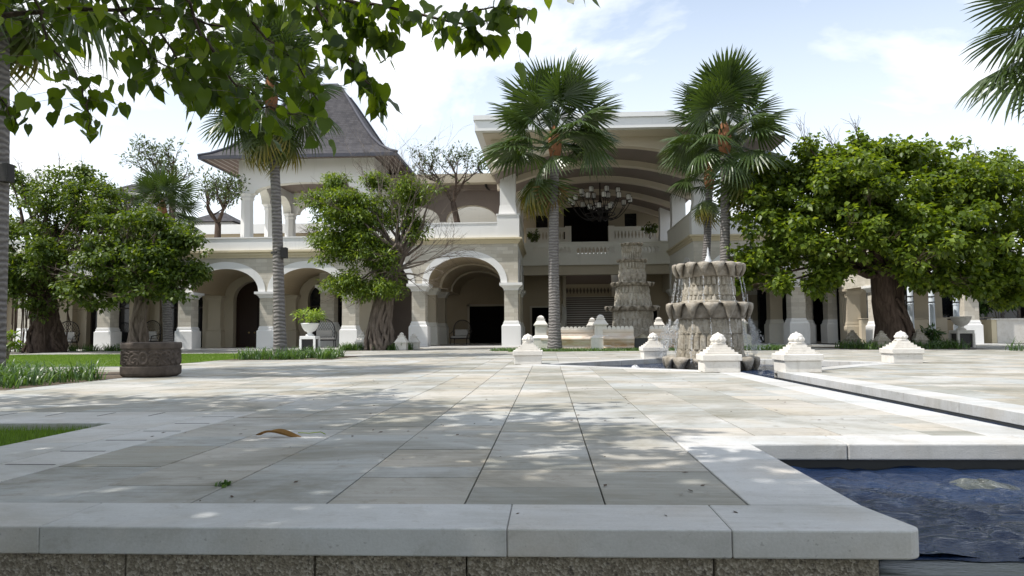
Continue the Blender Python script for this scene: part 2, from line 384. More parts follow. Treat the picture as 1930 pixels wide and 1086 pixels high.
n = t.math('ADD', t.noise(11, 5, .6, t.map((.6, 1.6, 1)), dist=1.2), t.math('MULTIPLY', t.noise(38, 4, .6, t.map((.6, 1.6, 1)), dist=.8), .4))
t.bump(n, .62, .04); M['water'] = t.done(t.mix(t.noise(2.4, 4), (.006, .014, .040), (.012, .028, .072)), .045, .5, IOR=1.33)
t = NT('foam_water'); n = t.noise(30, 5, .7); t.bump(n, .8, .02)
M['foam'] = t.done((.78, .80, .82), .25, .6, Transmission_Weight=.35, IOR=1.33)
t = NT('clear_drop'); M['drop'] = t.done((.86, .88, .9), .12, .6, Transmission_Weight=.55, IOR=1.33)
t = NT('upwelling_water').world(); n = t.noise(12, 5, .65, dist=1); t.bump(n, .6, .05)
M['upwell'] = t.done(t.ramp(n, [(.35, (.02, .028, .03)), (.58, (.07, .075, .065)), (.68, (.30, .31, .28)), (.8, (.5, .51, .48))]), .06, .6)
t = NT('cushion'); M['cushion'] = t.done(t.mix(t.noise(40, 3), (.36, .35, .34), (.5, .49, .47)), .9)
t = NT('dry_leaf'); x, y, z = t.sep(); M['dryleaf'] = t.done(t.mix(t.noise(14, 4), (.16, .075, .02), (.36, .20, .05)), .6, .3)
t = NT('dark_trunk_box'); M['box_dark'] = t.done((.03, .028, .027), .6)
t = NT('pale_blue_post').world(); M['post'] = t.done(t.mix(t.noise(4, 4), (.50, .56, .62), (.62, .66, .70)), .6)
t = NT('plank_soffit').world(); x, y, z = t.sep()
st = t.math('FRACT', t.math('MULTIPLY', x, 3.2)); M['plank'] = t.done(t.mix(t.mr(st, .75, .9, 0, 1), (.12, .085, .075), (.33, .30, .28)), .7)

# ================================================================== GROUND, TERRACE, POOLS
AX = 3.65                                    # axis of the fountains and the water channel
FC = (3.66, 17.1)                            # centre of the fountain pool
PE = 1.29                                    # edge of the near pool
FRONT = 2.79                                 # front edge of the terrace
g = MB(); s_ = 2500
g.add([(-s_, -s_, -.78), (s_, -s_, -.78), (s_, s_, -.78), (-s_, s_, -.78)], [(0, 1, 2, 3)])
tag(part('ground', g, M['ground']), 'low open ground around the terrace reaching to the horizon', 'ground', kind='structure')

# fountain pool outline: diamond with cut front and back corners, the front one open to the channel
CH0, CH1 = 3.40, 4.04                        # channel sides
PR = 3.78
pool_poly = [(CH0, FC[1]-PR+.30), (CH1, FC[1]-PR+.30), (FC[0]+PR, FC[1]), (FC[0]+.5, FC[1]+PR-.3), (FC[0]-.5, FC[1]+PR-.3), (FC[0]-PR, FC[1])]
# terrace bed with openings
def fill_loops(outer, holes, z, name, mat):
    bm = bmesh.new(); edges = []
    for lp in [outer] + holes:
        vs = [bm.verts.new((x, y, z)) for x, y in lp]
        edges += [bm.edges.new((vs[i], vs[(i+1) % len(vs)])) for i in range(len(vs))]
    bmesh.ops.triangle_fill(bm, edges=edges, use_beauty=True, use_dissolve=False)
    me = bpy.data.meshes.new(name); bm.to_mesh(me); bm.free(); me.materials.append(mat)
    return link(name, me)
CHY0 = 5.30
hole_pts = [(CH0, CHY0), (CH1, CHY0), (CH1, FC[1]-PR+.30), (FC[0]+PR, FC[1]), (FC[0]+.5, FC[1]+PR-.3), (FC[0]-.5, FC[1]+PR-.3), (FC[0]-PR, FC[1]), (CH0, FC[1]-PR+.30)]
LAWN1 = [(-60, -3), (-3.66, -3), (-3.66, 6.06), (-60, 6.06)]
outer = [(-150, 6.06), (-3.66, 6.06), (-3.66, FRONT+.02), (PE-.03, FRONT+.02), (PE-.03, 4.91), (7.5, 4.91), (7.5, FRONT+.02), (150, FRONT+.02), (150, 160), (-150, 160)]
ter = fill_loops(outer, [hole_pts], -.028, 'terrace', M['mortar'])
tag(ter, 'broad sandstone paved terrace in front of the hotel', 'terrace', kind='structure')

# ---- pavers
def clip(poly, a, b, c, keep_pos):
    """keep the part of poly where a*x+b*y+c >= 0 (or <=0)"""
    out = []; sg = 1 if keep_pos else -1
    for i in range(len(poly)):
        p, q = poly[i], poly[(i+1) % len(poly)]
        dp, dq = sg*(a*p[0]+b*p[1]+c), sg*(a*q[0]+b*q[1]+c)
        if dp >= 0: out.append(p)
        if (dp >= 0) != (dq >= 0):
            k = dp/(dp-dq); out.append((p[0]+k*(q[0]-p[0]), p[1]+k*(q[1]-p[1])))
    return out
def area(p): return abs(sum(p[i][0]*p[(i+1) % len(p)][1]-p[(i+1) % len(p)][0]*p[i][1] for i in range(len(p))))/2 if len(p) > 2 else 0
def subtract_rect(poly, x0, x1, y0, y1):
    xs = [p[0] for p in poly]; ys = [p[1] for p in poly]
    if max(xs) <= x0 or min(xs) >= x1 or max(ys) <= y0 or min(ys) >= y1: return [poly]
    out = [clip(poly, 1, 0, -x0, False), clip(poly, 1, 0, -x1, True)]
    mid = clip(clip(poly, 1, 0, -x0, True), 1, 0, -x1, False)
    if len(mid) > 2: out += [clip(mid, 0, 1, -y0, False), clip(mid, 0, 1, -y1, True)]
    return [p for p in out if area(p) > .003]
def subtract_convex(poly, conv):
    """conv counter clockwise convex polygon"""
    out = []; rest = poly
    for i in range(len(conv)):
        (x0, y0), (x1, y1) = conv[i], conv[(i+1) % len(conv)]
        a, b = -(y1-y0), (x1-x0); c = -(a*x0+b*y0)          # >0 inside
        o = clip(rest, a, b, c, False)
        if area(o) > .003: out.append(o)
        rest = clip(rest, a, b, c, True)
        if len(rest) < 3 or area(rest) < 1e-4: break
    return out
CW = .40                                                     # width of the pale coping bands
k = CW/math.sqrt(2)*2
band_poly = [(CH0-CW, FC[1]-PR+.30-.42), (CH1+CW, FC[1]-PR+.30-.42), (FC[0]+PR+.55, FC[1]), (FC[0]+.65, FC[1]+PR+.1), (FC[0]-.65, FC[1]+PR+.1), (FC[0]-PR-.55, FC[1])]
ENC = [(-1.5, 28.6), (9.1, 28.6), (9.1, 38.4), (-1.5, 38.4)]
RECTS = [(-90, .83, 0, 3.195), (.83, 40, 0, 5.285), (CH0-CW, CH1+CW, 5.2, FC[1]-PR+.1),
         (-90, -2.77, 0, 6.97), (-90, -7.42, 9.8, 14.6), (-90, -9.52, 17.2, 28.4), (-9.5, -6.25, 21.0, 24.6),
         (-1.6, 9.1, 28.6, 38.4), (-9.5, -6.1, 32.2, 35.9), (-90, -9.2, 35.2, 60), (-9.2, -1.2, 38.0, 60), (11.4, 16.2, 28.0, 33.4), (7.3, 9.6, 28.0, 30.0), (-1.2, 60, 38.4, 70)]
pieces = []
for kx in range(-52, 46):
    x0 = -.37 + .6*kx; x1 = x0+.6; y = 3.2 - random.random()*.1
    if x0 < -2.8: y = 6.97 - random.random()*.3
    while y < 41:
        ln = random.choice([.30, .45, .6, .6, .6, .75, .9]); y1 = y+ln
        if y > 20 and (x1 < -22 or x0 > 22): y = y1; continue
        gp = .0036
        ps = [[(x0+gp, y+gp), (x1-gp, y+gp), (x1-gp, y1-gp), (x0+gp, y1-gp)]]
        for r in RECTS:
            ps = [q for p in ps for q in subtract_rect(p, *r)]
        ps = [q for p in ps for q in (subtract_convex(p, band_poly) if 12 < y < 23 and -2 < x0 < 9 else [p])]
        pieces += ps
        y = y1
pieces.sort(key=lambda p: sum(q[1] for q in p)/len(p) + .35*max(0, abs(sum(q[0] for q in p)/len(p))-.62*sum(q[1] for q in p)/len(p))*6)
unit = None
def paver_mesh(p, zt):
    b = MB(); n = len(p); cx = sum(q[0] for q in p)/n; cy = sum(q[1] for q in p)/n
    e = .0025
    def ins(q):
        dx, dy = cx-q[0], cy-q[1]; return (q[0]+math.copysign(min(e, abs(dx)), dx), q[1]+math.copysign(min(e, abs(dy)), dy))
    v = [(q[0], q[1], -.03) for q in p] + [(q[0], q[1], zt-.0018) for q in p] + [(*ins(q), zt) for q in p]
    f = [(i, (i+1) % n, n+(i+1) % n, n+i) for i in range(n)] + [(n+i, n+(i+1) % n, 2*n+(i+1) % n, 2*n+i) for i in range(n)] + [tuple(range(2*n, 3*n))]
    return b.add(v, f)
for p in pieces[:300]:
    zt = random.uniform(-.0015, .0015)
    part('paver', paver_mesh(p, zt), M['paver'], ter)
far = MB()
for p in pieces[300:]:
    q = paver_mesh(p, random.uniform(-.002, .002)); far.add(q.v, q.f)
part('paver_field', far, M['paver'], ter, kind='stuff')

# ---- pale coping: slabs butted end to end
def slab(x0, x1, y0, y1, z0=-.10, z1=.0035, bevel=.006, name='coping_slab', mat='coping', segs=2):
    return part(name, MB().box(x0, x1, y0, y1, z0, z1), M[mat], ter, bevel=bevel, segs=segs)
# front edge
xs = [-9.2, -7.4, -5.55, -3.62, -1.96, -.165, .66]
for a, b in zip(xs[:-1], xs[1:]): slab(a+.0008, b-.0008, FRONT, 3.19, bevel=.006)
# near pool: side slab with rounded outer corner, then along Y
def rounded_corner_slab():
    b = MB(); r = .07; pts = [(xs[-1]+.0015, FRONT), (PE+.06-r, FRONT)]
    for i in range(1, 7):
        a = -math.pi/2 + i*math.pi/12; pts.append((PE+.06-r+r*math.cos(a), FRONT+r+r*math.sin(a)))
    pts += [(PE+.0, 3.19), (xs[-1]+.0015, 3.19)]
    b.prism(pts, lambda a, d, z: (a, z, d), -.10, .0035)
    part('coping_slab', b, M['coping'], ter, bevel=.007, segs=2)
rounded_corner_slab()
ys = [3.193, 3.75, 4.32, 4.885]
for a, b in zip(ys[:-1], ys[1:]): slab(.834, PE, a+.0015, b-.0015)
slab(.834, 1.9, 4.888, 5.278, bevel=.010)
for a, b in ((1.903, 3.15), (3.153, 4.6), (4.603, 6.2), (6.203, 7.9)): slab(a, b, 4.888, 5.278, bevel=.010)
# channel sides
y = 5.282
while y < FC[1]-PR+.1:
    y1 = min(y+1.15, FC[1]-PR+.1)
    slab(CH0-CW, CH0, y+.0015, y1-.0015); slab(CH1, CH1+CW, y+.0015, y1-.0015, -.10, .012)
    y = y1
# fountain pool ring
def quad_slab(p, z0=-.13, z1=.004):
    b = MB(); b.prism(p, lambda a, d, z: (a, z, d), z0, z1); part('coping_slab', b, M['coping'], ter, bevel=.006)
def ring_side(pi, pj, bi, bj, n):
    for i in range(n):
        a, c = (i+.002)/n, (i+.998)/n
        lerp = lambda p, q, t: (p[0]+(q[0]-p[0])*t, p[1]+(q[1]-p[1])*t)
        quad_slab([lerp(pi, pj, a), lerp(pi, pj, c), lerp(bi, bj, c), lerp(bi, bj, a)])
ring_side(pool_poly[5], pool_poly[0], band_poly[5], (CH0-CW, FC[1]-PR+.1), 5)
ring_side(pool_poly[1], pool_poly[2], (CH1+CW, FC[1]-PR+.1), band_poly[2], 5)
ring_side(pool_poly[2], pool_poly[3], band_poly[2], band_poly[3], 5)
ring_side(pool_poly[3], pool_poly[4], band_poly[3], band_poly[4], 1)
ring_side(pool_poly[4], pool_poly[5], band_poly[4], band_poly[5], 5)
# lawn border slabs and the row of drain slots beside it
y = 3.195
for y1 in (4.0, 4.95, 5.7, 6.5):
    slab(-3.66, -3.16, y+.0015, y1-.0015); y = y1
x = -3.165
for x1 in (-4.3, -5.4, -6.6, -7.9, -9.3):
    slab(x1+.0015, x-.0015 if x < -3.2 else -3.663, 6.065, 6.5); x = x1
y = 3.195
slot_y = [3.66, 4.13, 4.61, 5.09, 5.57, 6.05, 6.53]
for y1 in slot_y + [6.97]:
    part('drain_slab', MB().box(-3.157, -2.773, y+.002, y1-.002, -.03, .001), M['coping'], ter, bevel=.002); y = y1
for yy in slot_y:
    part('slot_shade_strip', MB().box(-3.11, -2.82, yy-.008, yy+.008, -.03, .0025), M['iron'], ter)  # dark strip on top stands for the shade inside an open slit
x = -3.16
for x1 in (-3.65, -4.13, -4.62, -5.1, -5.6, -6.1, -6.6, -7.1, -7.6, -8.1):
    part('drain_slab', MB().box(x1+.002, x-.002, 6.505, 6.965, -.03, .001), M['coping'], ter, bevel=.002)
    part('slot_shade_strip', MB().box(x1-.008, x1+.008, 6.62, 6.90, -.03, .0025), M['iron'], ter)  # slit shade laid on as a dark strip, no real recess
    x = x1
# retaining wall under the front coping, block by block
rw = empty('retaining_wall', (-2, 2.86, -.78), 'speckled brown aggregate stone wall under the front coping of the terrace', 'wall')
x = PE-.09
for i, wd in enumerate((.60, .92, .58, .74, .62, .9, .7, .8, .75, .9, .8, .7)):
    part('block', MB().box(x-wd+.003, x-.003, 2.825, 2.98, -.44, -.1035), M['aggregate'], rw, bevel=.006)
    part('block', MB().box(x-wd-.3+.003, x-.3-.003, 2.825, 2.98, -.78, -.446), M['aggregate'], rw, bevel=.006)
    x -= wd
# near pool: basin, weir ledge, water
npool = MB()
npool.box(PE-.10, PE-.02, 2.99, 4.96, -.80, -.102)          # side wall
npool.box(PE-.10, 7.6, 4.93, 5.05, -.80, -.102)             # back wall
npool.box(7.5, 7.6, 2.8, 4.93, -.80, -.102); npool.box(PE-.02, 7.5, 3.0, 4.93, -.80, -.6)
tag(part('pool_basin', npool, M['basin']), 'dark basin walls of the near pool at right', 'pool', kind='structure')
weir = empty('weir_ledge', (PE, 2.9, -.78), 'wet grey stone ledge the near pool spills over', 'ledge')
for a, b in ((PE-.085, 2.4), (2.404, 3.6), (3.604, 5.2), (5.204, 7.5)):
    part('ledge_slab', MB().box(a, b-.004, 2.86, 3.22, -.235, -.172), M['wetstone'], weir, bevel=.012, segs=2)
    part('wall_block', MB().box(a+.01, b-.014, 2.90, 3.18, -.78, -.236), M['wetstone'], weir)
def wave(x, y):
    return (.005*math.sin(5.3*x+9.1*y+1.6*math.sin(3.1*x)) + .005*math.sin(-6.2*x+19*y+1.9*math.sin(4.3*y+x)) + .0045*math.sin(9*x+27*y+2.2*math.sin(6*x+2*y)) + .0056*math.sin(-12*x+39*y+1.6*math.sin(9*y+7*x)) + .004*math.sin(27*x+44*y+1.5*math.sin(13*x)))
WZ = -.158
def wsurf(u, v):
    x = PE-.025+u*(7.45-PE); y = 3.05+v*(4.94-3.05)
    d2 = ((x-2.36)/.22)**2+((y-4.32)/.13)**2
    return (x, y, WZ + wave(x, y)*(1-.5*math.exp(-d2)) + .03*math.exp(-d2))
wtr = tag(part('pool_water', MB().grid(wsurf, 420, 200), M['water'], smooth=True), 'rippling dark blue water of the near pool', 'water', kind='structure')
up = MB()
def upf(u, v):
    a = u*2*math.pi; r = v
    x = 2.38+.25*r*math.cos(a)*(1+.12*math.sin(3*a)); y = 4.32+.16*r*math.sin(a)
    return (x, y, WZ-.012+.055*max(0, 1-r**2.2)**.9*(1+.10*math.sin(3*a+5*r)+.10*math.sin(9*r+2*a)))
tag(part('water_upwelling', up.grid(upf, 40, 14, True), M['upwell'], smooth=True), 'clear hump of water welling up in the near pool', 'water', kind='stuff')
film = MB().grid(lambda u, v: (PE-.02+u*6, 3.02+v*.2 + .012*math.sin(u*60)+.008*math.sin(u*170), -.168+.006*math.sin(u*45)*v+.008*v), 120, 3)
part('water_film', film, M['water'], weir, smooth=True)
# channel and fountain pool
b = MB(); D = -.42
b.box(CH0-.06, CH0-.003, CHY0-.3, FC[1]-PR+.3, D, -.104); b.box(CH1+.003, CH1+.06, CHY0-.3, FC[1]-PR+.3, D, -.104)
def pwall(p, q):
    dx, dy = q[0]-p[0], q[1]-p[1]; l = math.hypot(dx, dy); nx, ny = dy/l*.06, -dx/l*.06
    b.prism([p, q, (q[0]+nx, q[1]+ny), (p[0]+nx, p[1]+ny)], lambda a, d, z: (a, z, d), D, -.132)
for i in (1, 2, 3, 4, 5): pwall(pool_poly[i], pool_poly[(i+1) % 6])
b.add([(CH0-.1, CHY0-.4, D), (CH1+.1, CHY0-.4, D), (CH1+.1, 14, D), (CH0-.1, 14, D)], [(0, 1, 2, 3)])
b.add([(x, y, D-.01) for x, y in pool_poly], [tuple(range(6))])
tag(part('pool_basin', b, M['basin']), 'dark basin of the fountain pool and its channel', 'pool', kind='structure')
b = MB()
def fw(x, y): return -.125+.35*wave(x*1.7, y*1.7)
nx_ = 70; vv = []; ff = []
for i in range(nx_+1):
    for j in range(nx_+1):
        x = FC[0]-PR+2*PR*i/nx_; y = FC[1]-PR+2*PR*j/nx_; vv.append((x, y, fw(x, y)))
for i in range(nx_):
    for j in range(nx_):
        x = FC[0]-PR+2*PR*(i+.5)/nx_; y = FC[1]-PR+2*PR*(j+.5)/nx_
        if abs(x-FC[0])+abs(y-FC[1]) < PR+.10: ff.append((i*(nx_+1)+j, (i+1)*(nx_+1)+j, (i+1)*(nx_+1)+j+1, i*(nx_+1)+j+1))
b.add(vv, ff); b.grid(lambda u, v: (CH0-.01+u*(CH1-CH0+.02), CHY0-.35+v*8.5, fw(CH0+u, CHY0+v*8.5)+.002), 8, 80)
tag(part('fountain_pool_water', b, M['water'], smooth=True), 'dark water of the fountain pool and channel', 'water', kind='structure')
for (bx, by) in ((1.9, 16.6), (3.2, 15.2)):
    b = MB().grid(lambda u, v: (bx+.14*v*math.cos(6.283*u)*(1+.2*math.sin(18.8*u)), by+.14*v*math.sin(6.283*u), -.135+.11*(1-v*v)**1.2*(1+.35*math.sin(11*u*6.283+9*v))), 26, 7, True)
    tag(part('bubbler', b, M['foam'], smooth=True), 'small white bubbling jet breaking the fountain pool surface' if bx < 2 else 'small white bubbler close to the front pedestal of the fountain pool', 'water jet', kind='stuff')

# ---- lawns
t1 = tag(part('lawn', MB().add([(x, y, -.055) for x, y in LAWN1], [(0, 1, 2, 3)]), M['turf']), 'shaded square of lawn cut into the paving at the left edge', 'lawn', kind='structure')
LAWN2 = [(-60, 17.2), (-9.52, 17.2), (-9.52, 28.4), (-60, 28.4)]
t2 = tag(part('lawn', MB().add([(x, y, .006) for x, y in LAWN2], [(0, 1, 2, 3)]), M['turf']), 'bright sunlit lawn in front of the left arcade', 'lawn', kind='structure')
def blades(n, x0, x1, y0, y1, z, h0, h1, w, lean=.5, bias=None):
    x = RNG.uniform(x0, x1, n); y = RNG.uniform(y0, y1, n)
    if bias is not None: y = y0+(y1-y0)*RNG.uniform(0, 1, n)**bias
    h = RNG.uniform(h0, h1, n); a = RNG.uniform(0, 6.283, n); l = RNG.uniform(0, lean, n)*h; a2 = RNG.uniform(0, 6.283, n)
    B = np.stack([x, y, np.full(n, z)], 1); wv = np.stack([np.cos(a), np.sin(a), 0*a], 1)*w
    T = B+np.stack([np.cos(a2)*l, np.sin(a2)*l, h], 1)
    V = np.stack([B-wv, B+wv, T], 1).reshape(-1, 3); F = np.arange(3*n).reshape(n, 3)
    return V, F
V, F = blades(15000, -6.5, -3.68, 4.2, 6.02, -.055, .03, .075, .0025)
tag(link('grass', np_mesh('grass', V, F, M['grass'])), 'short shaded grass blades in the near lawn square', 'grass', kind='stuff')
V, F = blades(70000, -26, -9.55, 17.25, 28.35, .006, .02, .05, .006)
tag(link('grass', np_mesh('grass', V, F, M['grass'])), 'mown sunlit grass of the lawn by the arcade', 'grass', kind='stuff')

# ================================================================== HOTEL BUILDINGS
BX2 = 6.30                                   # mirror: right half is 6.30 - x
def TF(Y0, mir=False):
    return (lambda s, d, z: (BX2-s, Y0+d, z)) if mir else (lambda s, d, z: (s, Y0+d, z))
def TS(X0, sign):                            # wall running along Y, depth along sign*X
    return lambda s, d, z: (X0+sign*d, s, z)
def tbox(mb, T, s0, s1, d0, d1, z0, z1):
    v = [T(s, d, z) for z in (z0, z1) for s, d in ((s0, d0), (s1, d0), (s1, d1), (s0, d1))]
    return mb.add(v, [(0, 3, 2, 1), (4, 5, 6, 7), (0, 1, 5, 4), (1, 2, 6, 5), (2, 3, 7, 6), (3, 0, 4, 7)])
def tfrus(mb, T, sc, dc, z0, z1, a0, b0, a1, b1):
    v = [T(sc+i*a, dc+j*b, z) for z, a, b in ((z0, a0, b0), (z1, a1, b1)) for i, j in ((-1, -1), (1, -1), (1, 1), (-1, 1))]
    return mb.add(v, [(0, 3, 2, 1), (4, 5, 6, 7), (0, 1, 5, 4), (1, 2, 6, 5), (2, 3, 7, 6), (3, 0, 4, 7)])
def pillar(root, T, s, dc, hw, hd, zp, zb, zt, capw, plw, mats=('clad', 'white', 'white')):
    sh = part('pillar', tfrus(MB(), T, s, dc, zp-.02, zb+.02, hw, hd, hw, hd), M[mats[0]], root)
    p = MB(); e = plw-hw
    tfrus(p, T, s, dc, .0, zp*.80, plw, hd+e, plw, hd+e); tfrus(p, T, s, dc, zp*.80, zp*.86, plw-.02, hd+e-.02, plw-.07, hd+e-.07)
    tfrus(p, T, s, dc, zp*.86, zp*.93, hw+e*.45, hd+e*.45, hw+e*.45, hd+e*.45); tfrus(p, T, s, dc, zp*.93, zp, hw+e*.25, hd+e*.25, hw+e*.12, hd+e*.12)
    part('plinth', p, M[mats[1]], sh)
    c = MB(); h = zt-zb; e = capw-hw
    tfrus(c, T, s, dc, zb, zb+h*.14, hw+.03, hd+.03, hw+.03, hd+.03)
    for k in range(4):
        a, b2 = k/4, (k+1)/4; f = lambda q: .04+(e-.06)*(q**1.6)
        tfrus(c, T, s, dc, zb+h*(.14+.5*a), zb+h*(.14+.5*b2), hw+f(a), hd+f(a), hw+f(b2), hd+f(b2))
    tfrus(c, T, s, dc, zb+h*.64, zt, hw+e, hd+e, hw+e, hd+e)
    part('capital', c, M[mats[2]], sh)
    return sh
def ell(hs, rise, n, spring, c):
    return [(c-hs*math.cos(math.pi*i/n), spring+rise*math.sin(math.pi*i/n)**.92) for i in range(n+1)]
def arcade(root, T, cs, hs, rise, ring, spring, ztop, d0, d1, s_lo, s_hi, mwall='clad', mvault='tan', mring='white', n=28, ringd=.05, wallback=True):
    """wall with arches centred on cs; from s_lo to s_hi; faces at depth d0 and d1"""
    wl = MB(); va = MB()
    edges = [s_lo] + [(a+b)/2 for a, b in zip(cs[:-1], cs[1:])] + [s_hi]
    for i, c in enumerate(cs):
        pts = [(edges[i], spring)] + ell(hs, rise, n, spring, c) + [(edges[i+1], spring)]
        for d in ((d0, d1) if wallback else (d0,)):
            for p, q in zip(pts[:-1], pts[1:]):
                if abs(p[0]-q[0]) < 1e-5: continue
                wl.add([T(p[0], d, p[1]), T(q[0], d, q[1]), T(q[0], d, ztop), T(p[0], d, ztop)], [(0, 1, 2, 3)])
        e = ell(hs, rise, n, spring, c)
        for p, q in zip(e[:-1], e[1:]): va.add([T(p[0], d0, p[1]), T(q[0], d0, q[1]), T(q[0], d1, q[1]), T(p[0], d1, p[1])], [(0, 1, 2, 3)])
        for a, b2 in ((edges[i], c-hs), (c+hs, edges[i+1])): va.add([T(a, d0, spring), T(b2, d0, spring), T(b2, d1, spring), T(a, d1, spring)], [(0, 1, 2, 3)])
        if ring:
            o = ell(hs+ring, rise+ring, n, spring, c); rg = MB()
            for k in range(n):
                v = [T(x, d, z) for d in (d0-ringd, d0+.02) for x, z in (e[k], e[k+1], o[k+1], o[k])]
                rg.add(v, [(0, 1, 2, 3), (4, 7, 6, 5), (0, 4, 5, 1), (1, 5, 6, 2), (2, 6, 7, 3), (3, 7, 4, 0)])
            part('arch_ring', rg, M[mring], root)
    for s in (s_lo, s_hi): wl.add([T(s, d0, spring), T(s, d1, spring), T(s, d1, ztop), T(s, d0, ztop)], [(0, 1, 2, 3)])
    part('wall', wl, M[mwall], root); part('vault', va, M[mvault], root, smooth=False)
def cornice(root, T, s0, s1, d, z0, z1, out=.22, mat='cream', back=.3):
    b = MB(); h = z1-z0
    for i, (a, c, o) in enumerate(((0, .24, .25), (.24, .34, .40), (.34, .62, .55), (.62, .72, .72), (.72, 1, 1))):
        tbox(b, T, s0-out*o, s1+out*o, d-out*o, d+back, z0+h*a, z0+h*c)
    part('cornice', b, M[mat], root)

def wing(mir):
    T = TF(38.0, mir)
    nm = 5 if not mir else 1
    root = empty('arcade_wing', (BX2-19 if mir else -19, 38, 0) if not mir else (17, 38, 0),
                 'low arched wing with limestone pillars beyond the broad tree at right' if mir else 'long low arcaded wing with white parapet behind the left lawn trees', 'building')
    ss = [-10.4-4.37*i for i in range(nm+1)]
    for i, s in enumerate(ss):
        pillar(root, T, s, .40, .35, .40, 1.18, 2.65, 2.98, .57, .46)
        if not (mir and i > 0):
            sh = pillar(root, T, s, 3.75, .36, .30, 1.18, 2.65, 2.98, .50, .44, ('beige', 'beige', 'beige'))
    cs = [(a+b)/2 for a, b in zip(ss[:-1], ss[1:])]
    lo, hi = ss[-1]-.6, ss[0]+.42
    arcade(root, T, sorted(cs), 1.76, 1.23, .37, 2.975, 4.775, 0, 3.9, lo, hi)
    cornice(root, T, lo, hi, 0, 4.77, 5.16)
    p = MB(); tbox(p, T, lo-.05, hi+.05, -.06, .30, 5.16, 5.80); tbox(p, T, lo-.09, hi+.09, -.10, .34, 5.80, 5.86)
    tbox(p, T, hi-.05, hi+.05, .3, 4.0, 5.16, 5.86); part('parapet', p, M['white'], root)
    r = MB(); tbox(r, T, lo, hi, .3, 12, 5.0, 5.2); part('roof_deck', r, M['offwhite'], root)
    # wall at the back of the walk with door arches
    bc = sorted(cs)
    arcade(root, T, bc, 1.28, 1.15, 0, 2.70, 5.0, 3.92, 4.35, lo, hi, 'beige', 'beige', n=20, wallback=False)
    ed = [lo] + [(a+b)/2 for a, b in zip(bc[:-1], bc[1:])] + [hi]
    for i, c in enumerate(bc):
        part('jamb', tbox(MB(), T, ed[i]+.001, c-1.28, 3.925, 4.35, 0, 2.70), M['beige'], root); part('jamb', tbox(MB(), T, c+1.28, ed[i+1]-.001, 3.925, 4.35, 0, 2.70), M['beige'], root)
    for i, c in enumerate(bc):
        if not mir and i == len(bc)-2:
            d = part('door', tbox(MB(), T, c-1.32, c+1.32, 4.36, 4.45, 0, 4.0), M['door'], root)
            for q in (-.5, -.17, .17, .5):
                kb = MB().lathe([(.0, -.03), (.05, -.02), (.06, 0), (.05, .02), (0, .03)], 10)
                x, y, z = T(c+q, 4.33, .86); kb.v = [(x+a, y+cc*.6, z+b_) for a, b_, cc in kb.v]; part('knob', kb, M['brass'], d, smooth=True)
            ln = MB(); tbox(ln, T, c-.012, c+.012, 4.34, 4.37, 0, 4.0); part('door_seam', ln, M['black'], d)
        else:
            w = part('window', tbox(MB(), T, c-1.32, c+1.32, 4.38, 4.42, 0, 4.0), M['glass'], root)
            fr = MB()
            for q in (-1.25, -.42, .42, 1.25): tbox(fr, T, c+q-.035, c+q+.035, 4.31, 4.39, 0, 3.9)
            for z in (.06, 2.35): tbox(fr, T, c-1.3, c+1.3, 4.325, 4.375, z-.04, z+.04)
            part('frame', fr, M['timber'], w)
    fl = MB(); tbox(fl, T, lo-.3, hi+.3, -2.8, 4.6, -.02, .018); part('floor', fl, M['coping'], root)
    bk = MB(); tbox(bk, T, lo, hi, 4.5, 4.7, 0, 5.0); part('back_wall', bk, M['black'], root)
    return root
wing_l = wing(False); wing_r = wing(True)

